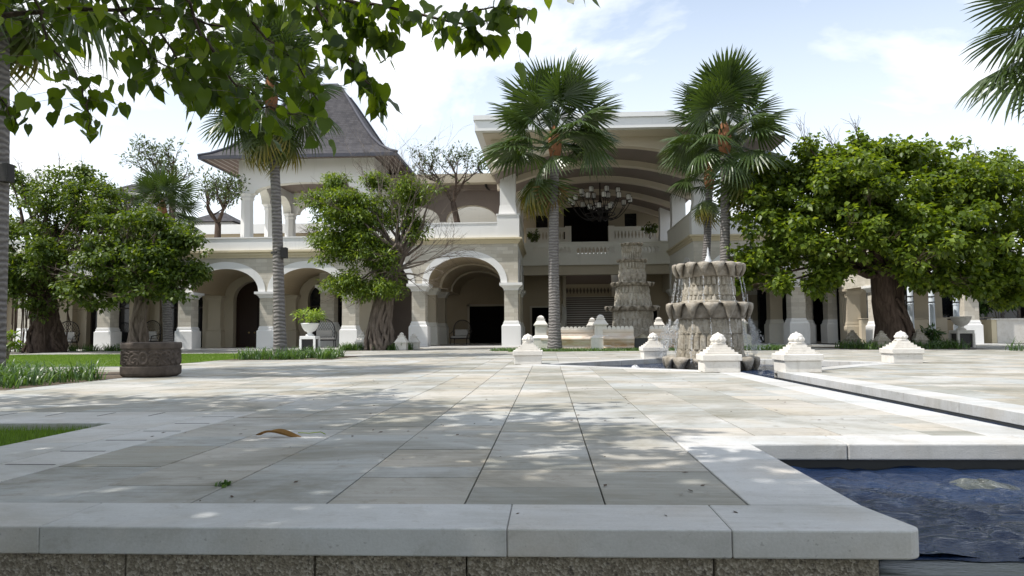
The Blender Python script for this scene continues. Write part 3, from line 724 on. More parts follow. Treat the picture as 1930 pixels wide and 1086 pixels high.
def bay(mir):
    T = TF(41.0, mir); nm = 1 if mir else 2
    root = empty('entrance_bay', (BX2+4.7, 41, 0) if mir else (-4.7, 41, 0),
                 'tall limestone clad entrance bay behind the wet fountain, right of the balcony' if mir else 'tall limestone clad bay with one wide arch left of the balcony', 'building')
    ss = [-2.09, -7.27, -12.45][:nm+1]
    for s in ss: pillar(root, T, s, .40, .38, .42, 1.41, 3.09, 3.51, .63, .53)
    for y in (4.3, 8.4):
        for s in ss[:2]: pillar(root, T, s, y, .36, .38, 1.41, 3.09, 3.51, .55, .48, ('beige', 'offwhite', 'offwhite'))
    cs = sorted((a+b)/2 for a, b in zip(ss[:-1], ss[1:]))
    lo, hi = ss[-1]-.45, -1.70
    arcade(root, T, cs, 2.02, 1.48, .36, 3.505, 5.715, 0, 4.0, lo, hi)
    arcade(root, T, cs[-1:], 1.86, 1.40, 0, 3.50, 5.7, 4.0, 8.1, -7.7, hi-.02, 'beige', 'tan', wallback=False)
    arcade(root, T, cs[-1:], 1.74, 1.30, 0, 3.49, 5.7, 8.1, 12.2, -7.7, hi-.02, 'beige', 'tan', wallback=False)
    cornice(root, T, lo, hi, 0, 5.71, 6.04, .26)
    p = MB(); tbox(p, T, lo, -2.85, -.08, .25, 6.04, 6.85); tbox(p, T, lo-.03, -2.85, -.11, .28, 6.85, 6.92)
    tbox(p, T, -2.85, hi+.10, -.10, .55, 6.04, 7.30); tbox(p, T, -2.89, hi+.14, -.14, .59, 7.30, 7.37); part('parapet', p, M['white'], root)
    r = MB(); tbox(r, T, lo, hi-.4, .25, 8, 5.75, 6.02); part('roof_deck', r, M['offwhite'], root)
    e = MB(); tbox(e, T, -12.8, hi, 12.2, 12.4, 0, 6); part('back_wall', e, M['tan'], root)
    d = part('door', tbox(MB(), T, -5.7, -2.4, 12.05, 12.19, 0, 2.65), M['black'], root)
    f = MB(); tbox(f, T, -5.85, -5.7, 11.98, 12.19, 0, 2.8); tbox(f, T, -5.85, -2.4, 11.98, 12.19, 2.65, 2.8); part('frame', f, M['beige'], d)
    if not mir:
        o = MB(); tbox(o, T, -12.4, -7.3, 4.2, 4.4, 0, 5.6); part('inner_wall', o, M['brown'], root)
    else:
        o = MB(); tbox(o, T, -13.5, -7.7, 9.2, 9.4, 0, 5.6); part('inner_wall', o, M['beige'], root)
    fl = MB(); tbox(fl, T, lo-.2, hi+.1, -3.0, 12.3, -.02, .014); part('floor', fl, M['coping'], root)
    # side wall of the recess, two arches into the vaulted walk
    x0 = BX2+1.70 if mir else -1.70
    S = TS(x0, 1 if mir else -1)
    arcade(root, S, [43.15, 47.25], 1.45, 1.25, .26, 3.505, 5.712, -.003, .72, 41.005, 49.3, 'offwhite', 'tan')
    cornice(root, S, 41.03, 49.0, 0, 5.712, 6.042, .24, back=.28)
    p = MB(); tbox(p, S, 41.56, 49.3, -.08, .25, 6.045, 7.30); tbox(p, S, 41.60, 49.3, -.12, .29, 7.30, 7.365); part('side_parapet', p, M['offwhite'], root)
    return root
bay_l = bay(False); bay_r = bay(True)

# ---- central portico: balcony, stair hall, upper hall, curved ceiling, flat roof
por = empty('portico', (3.15, 46, 0), 'central portico with balcony, stair and flat white roof between the two bays', 'building')
T = TF(49.0)
XL, XR = -1.70, 8.0
b = MB(); tbox(b, T, XL, XR, 0, .28, 5.19, 5.93); tbox(b, T, XL, XR, 0, .28, 6.39, 6.62); tbox(b, T, XL, XR, -.06, .34, 6.62, 6.72)
groups = []
for g0 in (-1.05, 1.86, 4.78): groups.append((g0, g0+.256*10))
xs_ = [XL] + [q for g_ in groups for q in g_] + [XR]
for a, c in zip(xs_[0::2], xs_[1::2]): tbox(b, T, a, c, 0, .28, 5.93, 6.39)
part('balcony_front', b, M['offwhite'], por)
for g0, g1 in groups:
    for k in range(11):
        xc = g0+.256*k; w = .128
        pl = []
        for i in range(9):
            z = i/8; hw = w-.108*math.sin(math.pi*z)
            pl.append((hw, 5.93+.46*z))
        lft = [(xc-h, z) for h, z in pl]; rgt = [(xc+h, z) for h, z in pl]
        if k == 0: lft = [(xc, z) for h, z in pl]
        if k == 10: rgt = [(xc, z) for h, z in pl]
        part('baluster', MB().prism(lft+rgt[::-1], T, .04, .24), M['offwhite'], por)
b = MB(); tbox(b, T, XL, XR, .30, 1.0, 4.56, 5.3); part('beam', b, M['beige'], por)
b = MB(); tbox(b, T, XL, XR, .28, 5.6, 5.3, 5.5); part('balcony_floor', b, M['beige'], por)
for a, c in ((XL-.5, 1.2), (4.95, XR+.5)): part('hall_wall', tbox(MB(), T, a, c, 3.6, 3.9, 0, 5.3), M['tan'], por)
for a, c in ((1.0, 1.22), (4.93, 5.15)): part('stair_wall', tbox(MB(), T, a, c, 3.2, 9.5, 0, 5.3), M['beige'], por)
for a, c in ((-1.2, .75), (5.6, 7.6)):
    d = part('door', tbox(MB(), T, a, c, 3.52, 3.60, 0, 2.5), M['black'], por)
    f = MB(); tbox(f, T, a-.15, a, 3.46, 3.6, 0, 2.62); tbox(f, T, c, c+.15, 3.46, 3.6, 0, 2.62); tbox(f, T, a, c, 3.46, 3.6, 2.5, 2.62); part('frame', f, M['beige'], d)
for k in range(20):
    st = MB(); tbox(st, T, 1.22, 4.93, .6+.32*k, .6+.32*(k+1)+.03, .17*k, .17*(k+1)-.035); part('step_riser', st, M['brown'], por)
    tr = MB(); tbox(tr, T, 1.22, 4.93, .56+.32*k, .6+.32*(k+1)+.05, .17*(k+1)-.034, .17*(k+1)); part('step_tread', tr, M['offwhite'], por)
for sg in (-1, 1):
    q = MB(); n = 12; vv = []
    for i in range(n+1):
        u = i/n; yy = -1.2+7.9*u; zz = .55+max(0, u-.1)*4.35; fl = 1.0*(1-min(1, u/.42))**2
        xo = 3.075+sg*(1.86+fl)
        for w_, z0 in ((0, 0), (0, zz), (.30*sg, zz), (.30*sg, 0)): vv.append(T(xo+w_, yy, z0 if z0 == 0 else z0))
    ff = [(i*4+j, i*4+(j+1) % 4, i*4+4+(j+1) % 4, i*4+4+j) for i in range(n) for j in range(4)] + [(0, 1, 2, 3), (n*4, n*4+1, n*4+2, n*4+3)]
    part('stair_wing_wall', q.add(vv, ff), M['offwhite'], por)
b = MB(); tbox(b, T, 1.22, 4.93, 7.0, 9.6, 3.2, 3.4); part('landing', b, M['beige'], por)
b = MB(); tbox(b, T, 1.2, 4.95, 9.3, 9.5, 3.4, 3.75); tbox(b, T, 1.2, 4.95, 9.3, 9.5, 4.25, 4.5); part('landing_rail', b, M['beige'], por)
for k in range(14):
    xc = 1.3+.27*k; part('baluster', MB().prism([(xc-.12, 3.75), (xc+.12, 3.75), (xc+.03, 4.0), (xc+.12, 4.25), (xc-.12, 4.25), (xc-.03, 4.0)], T, 9.34, 9.46), M['beige'], por)
b = MB(); tbox(b, T, XL-.5, XR+.5, 9.6, 9.8, 0, 5.3); part('hall_back_wall', b, M['brown'], por)
# upper hall
b = MB(); tbox(b, T, XL-1, XR+1, 5.0, 9.6, 7.0, 7.25); part('upper_floor', b, M['beige'], por)
for a, c in ((-1.6, 1.70), (4.40, 8.0)):
    b = MB(); tbox(b, T, a, c, 5.0, 5.25, 5.5, 7.55); tbox(b, T, a, c, 5.0, 5.25, 8.12, 8.32); tbox(b, T, a, c, 4.95, 5.3, 8.32, 8.42)
    e0 = (c-.45, c) if a < 0 else (a, a+.45)
    tbox(b, T, e0[0], e0[1], 4.92, 5.33, 7.2, 8.5); part('upper_rail', b, M['offwhite'], por)
    n = int((c-a-.5)/.25)
    for k in range(n):
        xc = (a+.1 if a < 0 else a+.62)+.25*k
        part('baluster', MB().prism([(xc-.105, 7.55), (xc+.105, 7.55), (xc+.045, 7.83), (xc+.105, 8.12), (xc-.105, 8.12), (xc-.045, 7.83)], T, 5.06, 5.2), M['offwhite'], por)
b = MB(); YB = 8.4
for a, c, z0, z1 in ((XL-1.2, -.93, 7, 12), (-.93, -.02, 7, 8.7), (-.93, -.02, 9.88, 12), (-.02, 1.23, 7, 12), (1.23, 4.72, 11.0, 12), (4.72, 5.95, 7, 12), (5.95, 6.88, 7, 8.75), (5.95, 6.88, 9.93, 12), (6.88, XR+1.2, 7, 12)):
    tbox(b, T, a, c, YB, YB+.25, z0, z1)
part('upper_wall', b, M['beige'], por)
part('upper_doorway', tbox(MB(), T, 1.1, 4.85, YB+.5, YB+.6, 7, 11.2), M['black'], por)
for a, c, z0, z1 in ((-.98, .03, 8.65, 9.93), (5.9, 6.93, 8.7, 9.98)):
    part('window', tbox(MB(), T, a, c, YB+.15, YB+.20, z0, z1), M['glass'], por)
for xc in (-2.25, 8.55):
    for yc in (-7.4, -.2, 5.0):
        b = MB(); b.frustum(xc, 49+yc, 7.36 if yc < -5 else 6.0, 7.9, .52, .45, .46, .40); b.frustum(xc, 49+yc, 7.9, 10.73, .44, .38, .44, .38)
        part('pier', b, M['white'], por)
RX0, RX1 = -3.58, 9.88
b = MB(); b.box(RX0, RX1, 36.0, 58.2, 10.74, 11.27); b.box(RX0-.06, RX1+.06, 35.92, 58.3, 11.272, 11.5)
part('roof_slab', b, M['white'], por)
b = MB(); b.box(RX0+.35, RX1-.35, 36.4, 57.6, 10.70, 10.738); part('roof_soffit', b, M['rib'], por)
# arched ribs and the panels between them
def arc_z(x, z0): return z0 - .036*(x-3.15)**2
ribs = [37.6, 42.0, 46.4, 50.8, 55.2]
for ry in ribs:
    b = MB(); n = 24; xs2 = [XL-1.2+(XR+1.2-XL+1.2)*i/n for i in range(n+1)]
    for a, c in zip(xs2[:-1], xs2[1:]):
        za, zc = arc_z(a, 10.27), arc_z(c, 10.27)
        v = [(a, ry, za), (c, ry, zc), (c, ry+.55, zc), (a, ry+.55, za), (a, ry, 10.72), (c, ry, 10.72), (c, ry+.55, 10.72), (a, ry+.55, 10.72)]
        b.add(v, [(0, 3, 2, 1), (0, 1, 5, 4), (2, 3, 7, 6)])
    part('ceiling_rib', b, M['rib'], por)
for r0, r1 in zip(ribs, ribs[1:]+[58]):
    b = MB(); n = 24; xs2 = [XL-1.2+(XR+1.2-XL+1.2)*i/n for i in range(n+1)]
    for a, c in zip(xs2[:-1], xs2[1:]):
        b.add([(a, r0+.55, arc_z(a, 10.60)), (c, r0+.55, arc_z(c, 10.60)), (c, r1, arc_z(c, 10.60)), (a, r1, arc_z(a, 10.60))], [(0, 1, 2, 3)])
    part('ceiling_panel', b, M['brown'], por)
for sx in (RX0+.2,):
    for yc in (41.5, 46.5):
        pts = [(sx-.2-.35*math.sin(a)*1.0, yc, 10.5-.4*math.cos(a)-.3) for a in np.linspace(.2, 2.9, 9)]
        part('bracket_hook', MB().tube(pts, [.03+.05*math.sin(math.pi*i/8) for i in range(9)], 6), M['iron'], por, smooth=True)
part('side_eave', MB().box(9.8, 13.2, 41.2, 45.5, 11.28, 11.58), M['timber'], por)

# ---- tower pavilion on the roof terrace
tow = empty('tower_pavilion', (-14.06, 46, 5.2), 'open roof terrace pavilion with steep flared shingle roof', 'pavilion')
HW = 4.02; TC = (-14.06, 46.05)
def toct(mb, x, y, z0, z1, r0, r1):
    mb.lathe([(r0, z0), (r1, z1)], 8, x, y); return mb
cols = [(-1, -1), (1, -1), (-1, 0), (1, 0), (-1, 1), (1, 1)]
for cx_, cy_ in cols:
    x = TC[0]+cx_*(HW-.38); y = TC[1]+cy_*(HW-.38)
    c = part('column', toct(MB(), x, y, 5.2, 8.75, .42, .36), M['white'], tow)
    cap = toct(toct(toct(MB(), x, y, 8.65, 8.75, .40, .44), x, y, 8.75, 8.86, .40, .40), x, y, 8.86, 8.99, .44, .50); part('capital', cap, M['white'], c)
Tw = TF(TC[1]-HW)
arcade(tow, Tw, [TC[0]], HW-.95, .62, 0, 8.98, 11.05, 0, .55, TC[0]-HW, TC[0]+HW, 'white', 'offwhite', n=24)
for sg in (-1, 1):
    S = TS(TC[0]+sg*HW, -sg)
    arcade(tow, S, [TC[1]-HW/2+.1, TC[1]+HW/2-.1], HW/2-.62, .95, 0, 8.98, 11.05, 0, .55, TC[1]-HW+.55, TC[1]+HW-.55, 'white', 'offwhite', n=18)
arcade(tow, TF(TC[1]+HW-.55), [TC[0]], HW-.95, .95, 0, 8.98, 11.05, 0, .55, TC[0]-HW, TC[0]+HW, 'white', 'offwhite', n=24)
part('ceiling', MB().box(TC[0]-HW+.5, TC[0]+HW-.5, TC[1]-HW+.5, TC[1]+HW-.5, 10.4, 10.5), M['brown'], tow)
prof = [(5.68, 10.86), (5.2, 11.08), (4.5, 11.55), (3.9, 12.15), (3.3, 12.95), (2.7, 13.85), (2.1, 14.8), (1.5, 15.72), (1.15, 16.2)]
b = MB()
v = []
for r, z in prof: v += [(TC[0]+i*r, TC[1]+j*r, z) for i, j in ((-1, -1), (1, -1), (1, 1), (-1, 1))]
f = [(4*i+j, 4*i+(j+1) % 4, 4*i+4+(j+1) % 4, 4*i+4+j) for i in range(len(prof)-1) for j in range(4)] + [tuple(range(len(v)-4, len(v)))]
roof = part('roof', b.add(v, f), M['shingle'], tow)
r = prof[0][0]
b = MB()
for i, j, x0, x1, y0, y1 in ((0, -1, -r, r, -r, -r+.14), (0, 1, -r, r, r-.14, r), (-1, 0, -r, -r+.14, -r+.14, r-.14), (1, 0, r-.14, r, -r+.14, r-.14)):
    b.box(TC[0]+x0, TC[0]+x1, TC[1]+y0, TC[1]+y1, 10.68, 10.855)
part('eave_board', b, M['eave'], roof)
b = MB(); v = [(TC[0]+i*q, TC[1]+j*q, z) for q, z in ((r-.13, 10.72), (HW, 10.98)) for i, j in ((-1, -1), (1, -1), (1, 1), (-1, 1))]
part('eave_soffit', b.add(v, [(j, (j+1) % 4, 4+(j+1) % 4, 4+j) for j in range(4)]), M['plank'], roof)
for sx, sy in ((-1, -1), (1, -1), (1, 1), (-1, 1)):
    pts = [(TC[0]+sx*q, TC[1]+sy*q, z+.03) for q, z in prof]
    part('hip_ridge', MB().tube(pts, .09, 6), M['eave'], roof, smooth=True)
part('roof_crown', MB().frustum(TC[0], TC[1], 16.2, 16.5, 1.22, 1.22, .95, .95), M['eave'], roof)

# ---- gallery between the tower and the portico, upper walls behind
gal = empty('roof_gallery', (-6.2, 47, 6.0), 'roof level gallery with flat beige roof between tower and portico', 'building')
T = TF(47.0)
arcade(gal, T, [-8.6, -4.9], 1.65, 1.05, 0, 7.9, 9.9, 0, .5, -10.6, -3.1, 'brown', 'beige', n=18)
for s in (-10.45, -6.75, -3.05):
    part('pillar', tfrus(MB(), T, s, .25, 6.0, 7.92, .24, .24, .20, .20), M['white'], gal)
part('fascia', MB().box(-10.9, -2.6, 45.9, 50.5, 10.20, 10.78), M['beige'], gal)
part('soffit_beam', MB().box(-10.8, -2.7, 46.6, 47.2, 9.9, 10.2), M['brown'], gal)
upw = empty('upper_terrace_wall', (-18, 53, 6), 'white and tan parapet wall at the back of the roof terrace', 'wall')
part('tan_base', MB().box(-34, -2.6, 53.0, 53.3, 5.2, 8.15), M['tan'], upw); part('white_band', MB().box(-34, -2.6, 52.9, 53.3, 8.15, 8.85), M['white'], upw)
part('gallery_back', MB().box(-11.2, -2.6, 52.5, 52.85, 6.0, 10.1), M['offwhite'], upw)
# seats on the roof terrace
for i, (x, y, w_) in enumerate(((-15.3, 41.0, .75), (-13.0, 41.0, .85))):
    sf = empty('lounge_seat', (x, y, 5.2), ('white low seat on the roof terrace inside the pavilion columns', 'black low seat on the roof terrace beside the pavilion column')[i], 'seat', None)
    part('seat', MB().box(x-w_, x+w_, y-.35, y+.35, 5.55, 6.02), M['white' if i == 0 else 'iron'], sf, bevel=.05, segs=2)
    part('backrest', MB().box(x+w_-.25 if i else x-w_, x+w_ if i else x-w_+.2, y-.35, y+.35, 6.02, 6.25), M['white' if i == 0 else 'iron'], sf, bevel=.05, segs=2)
    for dx in (-1, 1): part('leg', MB().box(x+dx*(w_-.1)-.05, x+dx*(w_-.1)+.05, y-.3, y+.3, 5.2, 5.56), M['timber'], sf)
# ---- far villas
for (x, y, hw, z0, z1, zr, lab) in ((-35.5, 62, 3.2, 0, 12.2, 13.9, 'far villa with grey hip roof rising over the left trees'), (-27.3, 60, 2.1, 0, 9.9, 10.95, 'small grey hipped villa roof behind the roof terrace frangipani')):
    vl = empty('villa', (x, y, 0), lab, 'villa')
    part('wall', MB().box(x-hw+.4, x+hw-.4, y-hw+.4, y+hw-.4, z0, z1), M['white'], vl)
    part('roof', MB().frustum(x, y, z1, zr, hw, hw, hw*.18, .05), M['shingle'], vl)
# ---- right end: further arcade, low walls, dark glazed pavilion
lk = empty('link_walk', (15.5, 43, 0), 'shaded pillared walk joining bay and low wing behind the broad tree', 'building')
for s_x, y_ in ((14.9, 44.2), (16.2, 43.2), (15.6, 46.0)): pillar(lk, TF(y_), s_x, .0, .38, .38, 1.35, 2.95, 3.30, .58, .5)
part('glass_wall', MB().box(13.4, 18.4, 48.2, 48.3, 0, 5.0), M['glass'], lk); part('roof', MB().box(13.9, 18.4, 41.9, 48.4, 3.31, 5.4), M['offwhite'], lk)
ga = empty('garden_arcade', (23, 47, 0), 'shaded white arcade far behind the slim pale posts at right', 'building')
T = TF(47.0); ss = [18.3, 22.9, 27.5, 32.1]
for s in ss: pillar(ga, T, s, .35, .38, .35, 1.1, 2.45, 2.80, .60, .46)
arcade(ga, T, [(a+b_)/2 for a, b_ in zip(ss[:-1], ss[1:])], 1.75, 1.3, .3, 2.79, 4.6, 0, 2.5, 17.8, 32.6, 'white', 'tan')
cornice(ga, T, 17.8, 32.6, 0, 4.6, 4.95); part('parapet', MB().box(17.8, 32.6, 46.95, 47.3, 4.95, 5.6), M['white'], ga)
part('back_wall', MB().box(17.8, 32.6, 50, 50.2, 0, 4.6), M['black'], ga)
lw = empty('low_wall', (20, 43, 0), 'low beige garden wall with square end block behind the slim posts', 'wall')
part('wall', MB().box(16.9, 20.6, 41.0, 41.35, 0, 1.28), M['beige'], lw); part('end_block', MB().box(20.62, 21.35, 40.85, 41.5, 0, 1.32), M['beige'], lw)
part('wall', MB().box(21.37, 24.0, 41.1, 41.4, 0, 1.25), M['tan'], lw); part('coping', MB().box(16.9, 24.0, 40.95, 41.55, 1.322, 1.37), M['beige'], lw)
pw = empty('planter_wall', (25, 38, 0), 'pale stone planter wall at the right edge holding dark shrubs', 'wall')
part('front', MB().box(22.6, 31, 38.6, 38.85, 0, 1.2), M['lime'], pw); part('side', MB().box(22.35, 22.6, 38.62, 43, 0, 1.2), M['cream'], pw); part('coping', MB().box(22.3, 31, 38.55, 38.9, 1.2, 1.26), M['lime'], pw)
part('soil', MB().box(22.6, 31, 38.85, 43, .9, 1.1), M['soil'], pw)
gp = empty('glazed_pavilion', (23.2, 44, 0), 'black framed glass pavilion in the shade at the far right', 'pavilion')
part('roof', MB().box(21.9, 27.5, 43.0, 46.5, 3.55, 3.8), M['iron'], gp)
for x in (22.0, 22.9, 23.8, 24.7, 25.6, 26.5, 27.3):
    part('post', MB().box(x-.07, x+.07, 43.1, 43.24, 0, 3.55), M['iron'], gp)
for x in (22.0, 22.9, 23.8, 24.7, 25.6): part('pane', MB().box(x+.07, x+.83, 43.15, 43.18, .1, 3.5), M['glass'], gp)
for i, (px, Yp, lab) in enumerate(((1717, 34, 'slim pale blue post nearest the broad tree trunk'), (1757, 34.5, 'slim pale blue post in the middle of the three at right'), (1803, 35, 'slim pale blue post just behind the grey urn'))):
    x = at(px, 600, Yp)[0]; r = empty('garden_post', (x, Yp, 0), lab, 'post', 'slim pale blue posts')
    part('shaft', MB().lathe([(.13, 0), (.125, 1.2), (.12, 1.6), (.11, 3.6)], 12, x, Yp), M['post'], r, smooth=True)
    for z in (1.85, 1.95, 2.2): part('band', MB().lathe([(.125, z), (.14, z+.01), (.14, z+.035), (.125, z+.045)], 12, x, Yp), M['iron' if z > 1.9 else 'post'], r)
    if i == 0: part('foot', MB().lathe([(.10, 0), (.22, .12), (.30, .34), (.30, .40), (.18, .5)], 16, x, Yp), M['fount'], r, smooth=True)

# ================================================================== FOUNTAINS
def fluted(R_of_z, z0, z1, cx, cy, nfl=34, rows=3, amp=.03, nz=None, seed=0):
    """column skinned with rows of upright petal tiles"""
    rr = random.Random(seed); nz = nz or int((z1-z0)/.022); na = nfl*7; v = []
    jit = [[rr.uniform(.6, 1.25) for _ in range(nfl)] for _ in range(rows+1)]
    for i in range(na):
        a = 2*math.pi*i/na
        for j in range(nz+1):
            q = j/nz; z = z0+(z1-z0)*q; w = q*rows; rw = min(int(w), rows-1); fz = w-rw
            off = .5*(rw % 2); u = (i/na*nfl+off); k = int(u) % nfl; fu = u-int(u)
            prof = math.sqrt(max(0, 1-(2*fu-1)**2))
            topcut = 1-.22*(2*fu-1)**2                      # rounded petal tops
            h = prof*jit[rw][k]*(1 if fz < topcut else .1)*(.75+.25*math.sin(math.pi*min(1, fz/topcut)))
            r = R_of_z(z)+amp*h+.006*math.sin(13*a+9*z)
            v.append((cx+r*math.cos(a), cy+r*math.sin(a), z))
    m = nz+1
    f = [(i*m+j, ((i+1) % na)*m+j, ((i+1) % na)*m+j+1, i*m+j+1) for i in range(na) for j in range(nz)]
    return MB().add(v, f)
def petal_mesh(ro, wid, drop, rise=.05, bulge=.10, thick=.05):
    """one drooping stone petal: rounded shoulder at radius ro, tip hanging below; faces +X"""
    b = MB(); nu, nv = 8, 9
    def P(u, v, off):
        s = 2*u-1; wv = wid*(1-.94*max(0, (v-.22)/.78)**1.0)*(.90+.08*math.sin(math.pi*min(1, v*1.6)))
        r = ro*.72+ro*.28*math.sin(min(1, v/.36)*math.pi/2) + bulge*math.sin(math.pi*min(1, v))*(1-.55*s*s) - .16*drop*max(0, v-.4) - off
        z = rise*math.sin(math.pi*min(1, v/.5))*(1-.5*s*s) - drop*max(0, (v-.26)/.74)**1.15
        return (r-.10*wid*s*s, s*wv, z)
    v = [P(i/nu, j/nv, o) for o in (0, thick) for i in range(nu+1) for j in range(nv+1)]
    m = nv+1; N = (nu+1)*m
    f = [(i*m+j, (i+1)*m+j, (i+1)*m+j+1, i*m+j+1) for i in range(nu) for j in range(nv)]
    f += [(N+i*m+j+1, N+(i+1)*m+j+1, N+(i+1)*m+j, N+i*m+j) for i in range(nu) for j in range(nv)]
    for i in range(nu): f += [(i*m+nv, (i+1)*m+nv, N+(i+1)*m+nv, N+i*m+nv), (i*m, N+i*m, N+(i+1)*m, (i+1)*m)]
    for j in range(nv): f += [(j, j+1, N+j+1, N+j), (nu*m+j+1, nu*m+j, N+nu*m+j, N+nu*m+j+1)]
    return b.add(v, f)
def petal_ring(root, z, ro, n, drop, rise=.05, ph=0, mat='petal', bulge=.07):
    rim = part('rim', MB().lathe([(ro*.55, z-drop*.55), (ro*.78, z-drop*1.0), (ro*.86, z-drop*.92), (ro*.90, z-.07), (ro*.90, z+rise*.4), (ro*.6, z+rise*.3), (ro*.55, z-.02)], 40, *root.location[:2]), M[mat], root, smooth=True)
    me = petal_mesh(ro, math.pi*ro/n*1.0, drop, rise, bulge).mesh('petal', M[mat], True)
    for i in range(n):
        sc = random.uniform(.88, 1.12)
        o = link('petal', me, rim, Vector((root.location.x, root.location.y, z))-Vector((0, 0, 0)), (0, 0, 2*math.pi*(i+ph)/n+random.uniform(-.02, .02)), (random.uniform(.975, 1.02), random.uniform(.88, 1.04), sc))
        o.location = Vector((root.location.x, root.location.y, z)) - wloc(rim)
    return rim
# wet fountain
f1 = empty('tiered_fountain', (FC[0], FC[1], -.4), 'large two tier petal fountain spilling water in the front pool', 'fountain')
fx, fy = FC
for z0, z1, Rf, rows, sd in ((-.35, 1.02, lambda z: .66+.06*max(0, .9-z)/.9, 4, 1), (1.30, 2.00, lambda z: .56-.05*(z-1.3)/.7, 3, 2)):
    part('fluted_column', fluted(Rf, z0, z1, fx, fy, 30, rows, .05, seed=sd), M['fount'], f1, smooth=False)
petal_ring(f1, .10, 1.02, 12, .27, .07, .3, bulge=.08); petal_ring(f1, 1.33, .92, 14, .32, .05, .1); petal_ring(f1, 2.22, .755, 15, .27, .05, .4)
part('collar', MB().lathe([(.60, 1.30), (.66, 1.33), (.66, 1.40), (.58, 1.43)], 40, fx, fy), M['fount'], f1, smooth=True)
part('top_basin', MB().lathe([(.02, 2.10), (.60, 2.11), (.64, 2.16)], 32, fx, fy, cap=False), M['water'], f1, smooth=True)
part('basin_water', MB().lathe([(.62, 1.345), (.90, 1.352)], 40, fx, fy, cap=False), M['water'], f1, smooth=True)
jet = MB().grid(lambda u, v: (fx+(.085*(1-v)**.6*(.55+.6*math.sin(math.pi*min(1, v*1.4+.15)))+.012*math.sin(9*u*6.283+20*v))*math.cos(6.283*u), fy+.085*(1-v)**.6*(.55+.6*math.sin(math.pi*min(1, v*1.4+.15)))*math.sin(6.283*u), 2.16+.50*v), 18, 16, True)
tag(part('fountain_jet', jet, M['foam'], smooth=True), 'white foaming jet on top of the wet fountain', 'water jet', kind='stuff')
def drops(emit, name, label, seed=3):
    rr = np.random.default_rng(seed); P = np.array(emit)
    n = len(P); base = np.array([(1, 0, 0), (-.5, .87, 0), (-.5, -.87, 0), (0, 0, 1.0), (0, 0, -1.0)]); tri = np.array([(0, 1, 3), (1, 2, 3), (2, 0, 3), (1, 0, 4), (2, 1, 4), (0, 2, 4)])
    sz = P[:, 3:4]; st = P[:, 4:5]
    V = (base[None]*sz[:, None]); V[:, :, 2] *= st; V = V+P[:, None, :3]
    F = (tri[None]+5*np.arange(n)[:, None, None]).reshape(-1, 3)
    tag(link(name, np_mesh(name, V.reshape(-1, 3), F, M['drop'], True)), label, 'water', kind='stuff')
em = []; rr = random.Random(5)
def strand(x, y, z0, z1, n, spread=.01, vx=0, vy=0):
    for i in range(n):
        q = rr.random()**.8; z = z0+(z1-z0)*q
        em.append((x+rr.gauss(0, spread*(.3+q))+vx*q, y+rr.gauss(0, spread*(.3+q))+vy*q, z, rr.uniform(.003, .008), rr.uniform(1.5, 5.0)))
for i in range(15):
    a = 2*math.pi*(i+.4)/15; c, s = math.cos(a), math.sin(a); q = .745
    strand(fx+q*c, fy+q*s, 1.95, 1.34, 75, .012, .10*c, .10*s)
for i in range(14):
    a = 2*math.pi*(i+.1)/14; c, s = math.cos(a), math.sin(a); q = .89
    strand(fx+q*c, fy+q*s, 1.03, .02, 110, .018, .12*c, .12*s)
    if abs(c) > .7:
        for _ in range(5): strand(fx+q*c, fy+q*s, 1.02, rr.uniform(.1, .5), 60, .05, rr.uniform(.1, .35)*c, .3*s)
for i in range(500):
    a = rr.random()*6.283; q = rr.uniform(.9, 1.35); em.append((fx+q*math.cos(a), fy+q*math.sin(a), rr.uniform(-.1, .3)**1, rr.uniform(.003, .009), 1))
drops(em, 'falling_water', 'strands and drops of water falling from the petal rims of the wet fountain')
# dry fountain in its walled basin
F2 = (3.78, 33.6)
f2 = empty('dry_fountain', (F2[0], F2[1], 0), 'tall weathered four tier stone fountain inside the low white wall', 'fountain')
for z0, z1, Rf, rows, sd in ((0.1, 1.72, lambda z: .95-.12*z/1.7+.10*max(0, .5-z), 4, 3), (1.84, 2.82, lambda z: .80-.16*((z-1.84)/.98), 3, 4), (2.93, 3.88, lambda z: .54-.03*(z-2.9), 3, 5), (4.0, 4.62, lambda z: .385-.03*(z-4), 2, 6)):
    part('fluted_column', fluted(Rf, z0, z1, F2[0], F2[1], 26, rows, .075, nz=int((z1-z0)/.04), seed=sd), M['fount'], f2)
part('carved_band', fluted(lambda z: .56+.03*math.sin((z-2.98)/.42*math.pi), 2.98, 3.42, F2[0], F2[1], 18, 2, .05, nz=12, seed=9), M['petal'], f2)
for z, ro, n, d in ((1.86, 1.22, 16, .19), (2.93, .95, 15, .15), (3.98, .68, 13, .13), (4.72, .49, 12, .11)):
    petal_ring(f2, z, ro, n, d, .03, .2, 'petal', .04)
part('foot_petal_ring', MB().lathe([(.9, .05), (1.35, .12), (1.5, .42), (1.42, .55), (.95, .5)], 14, *F2), M['petal'], f2)

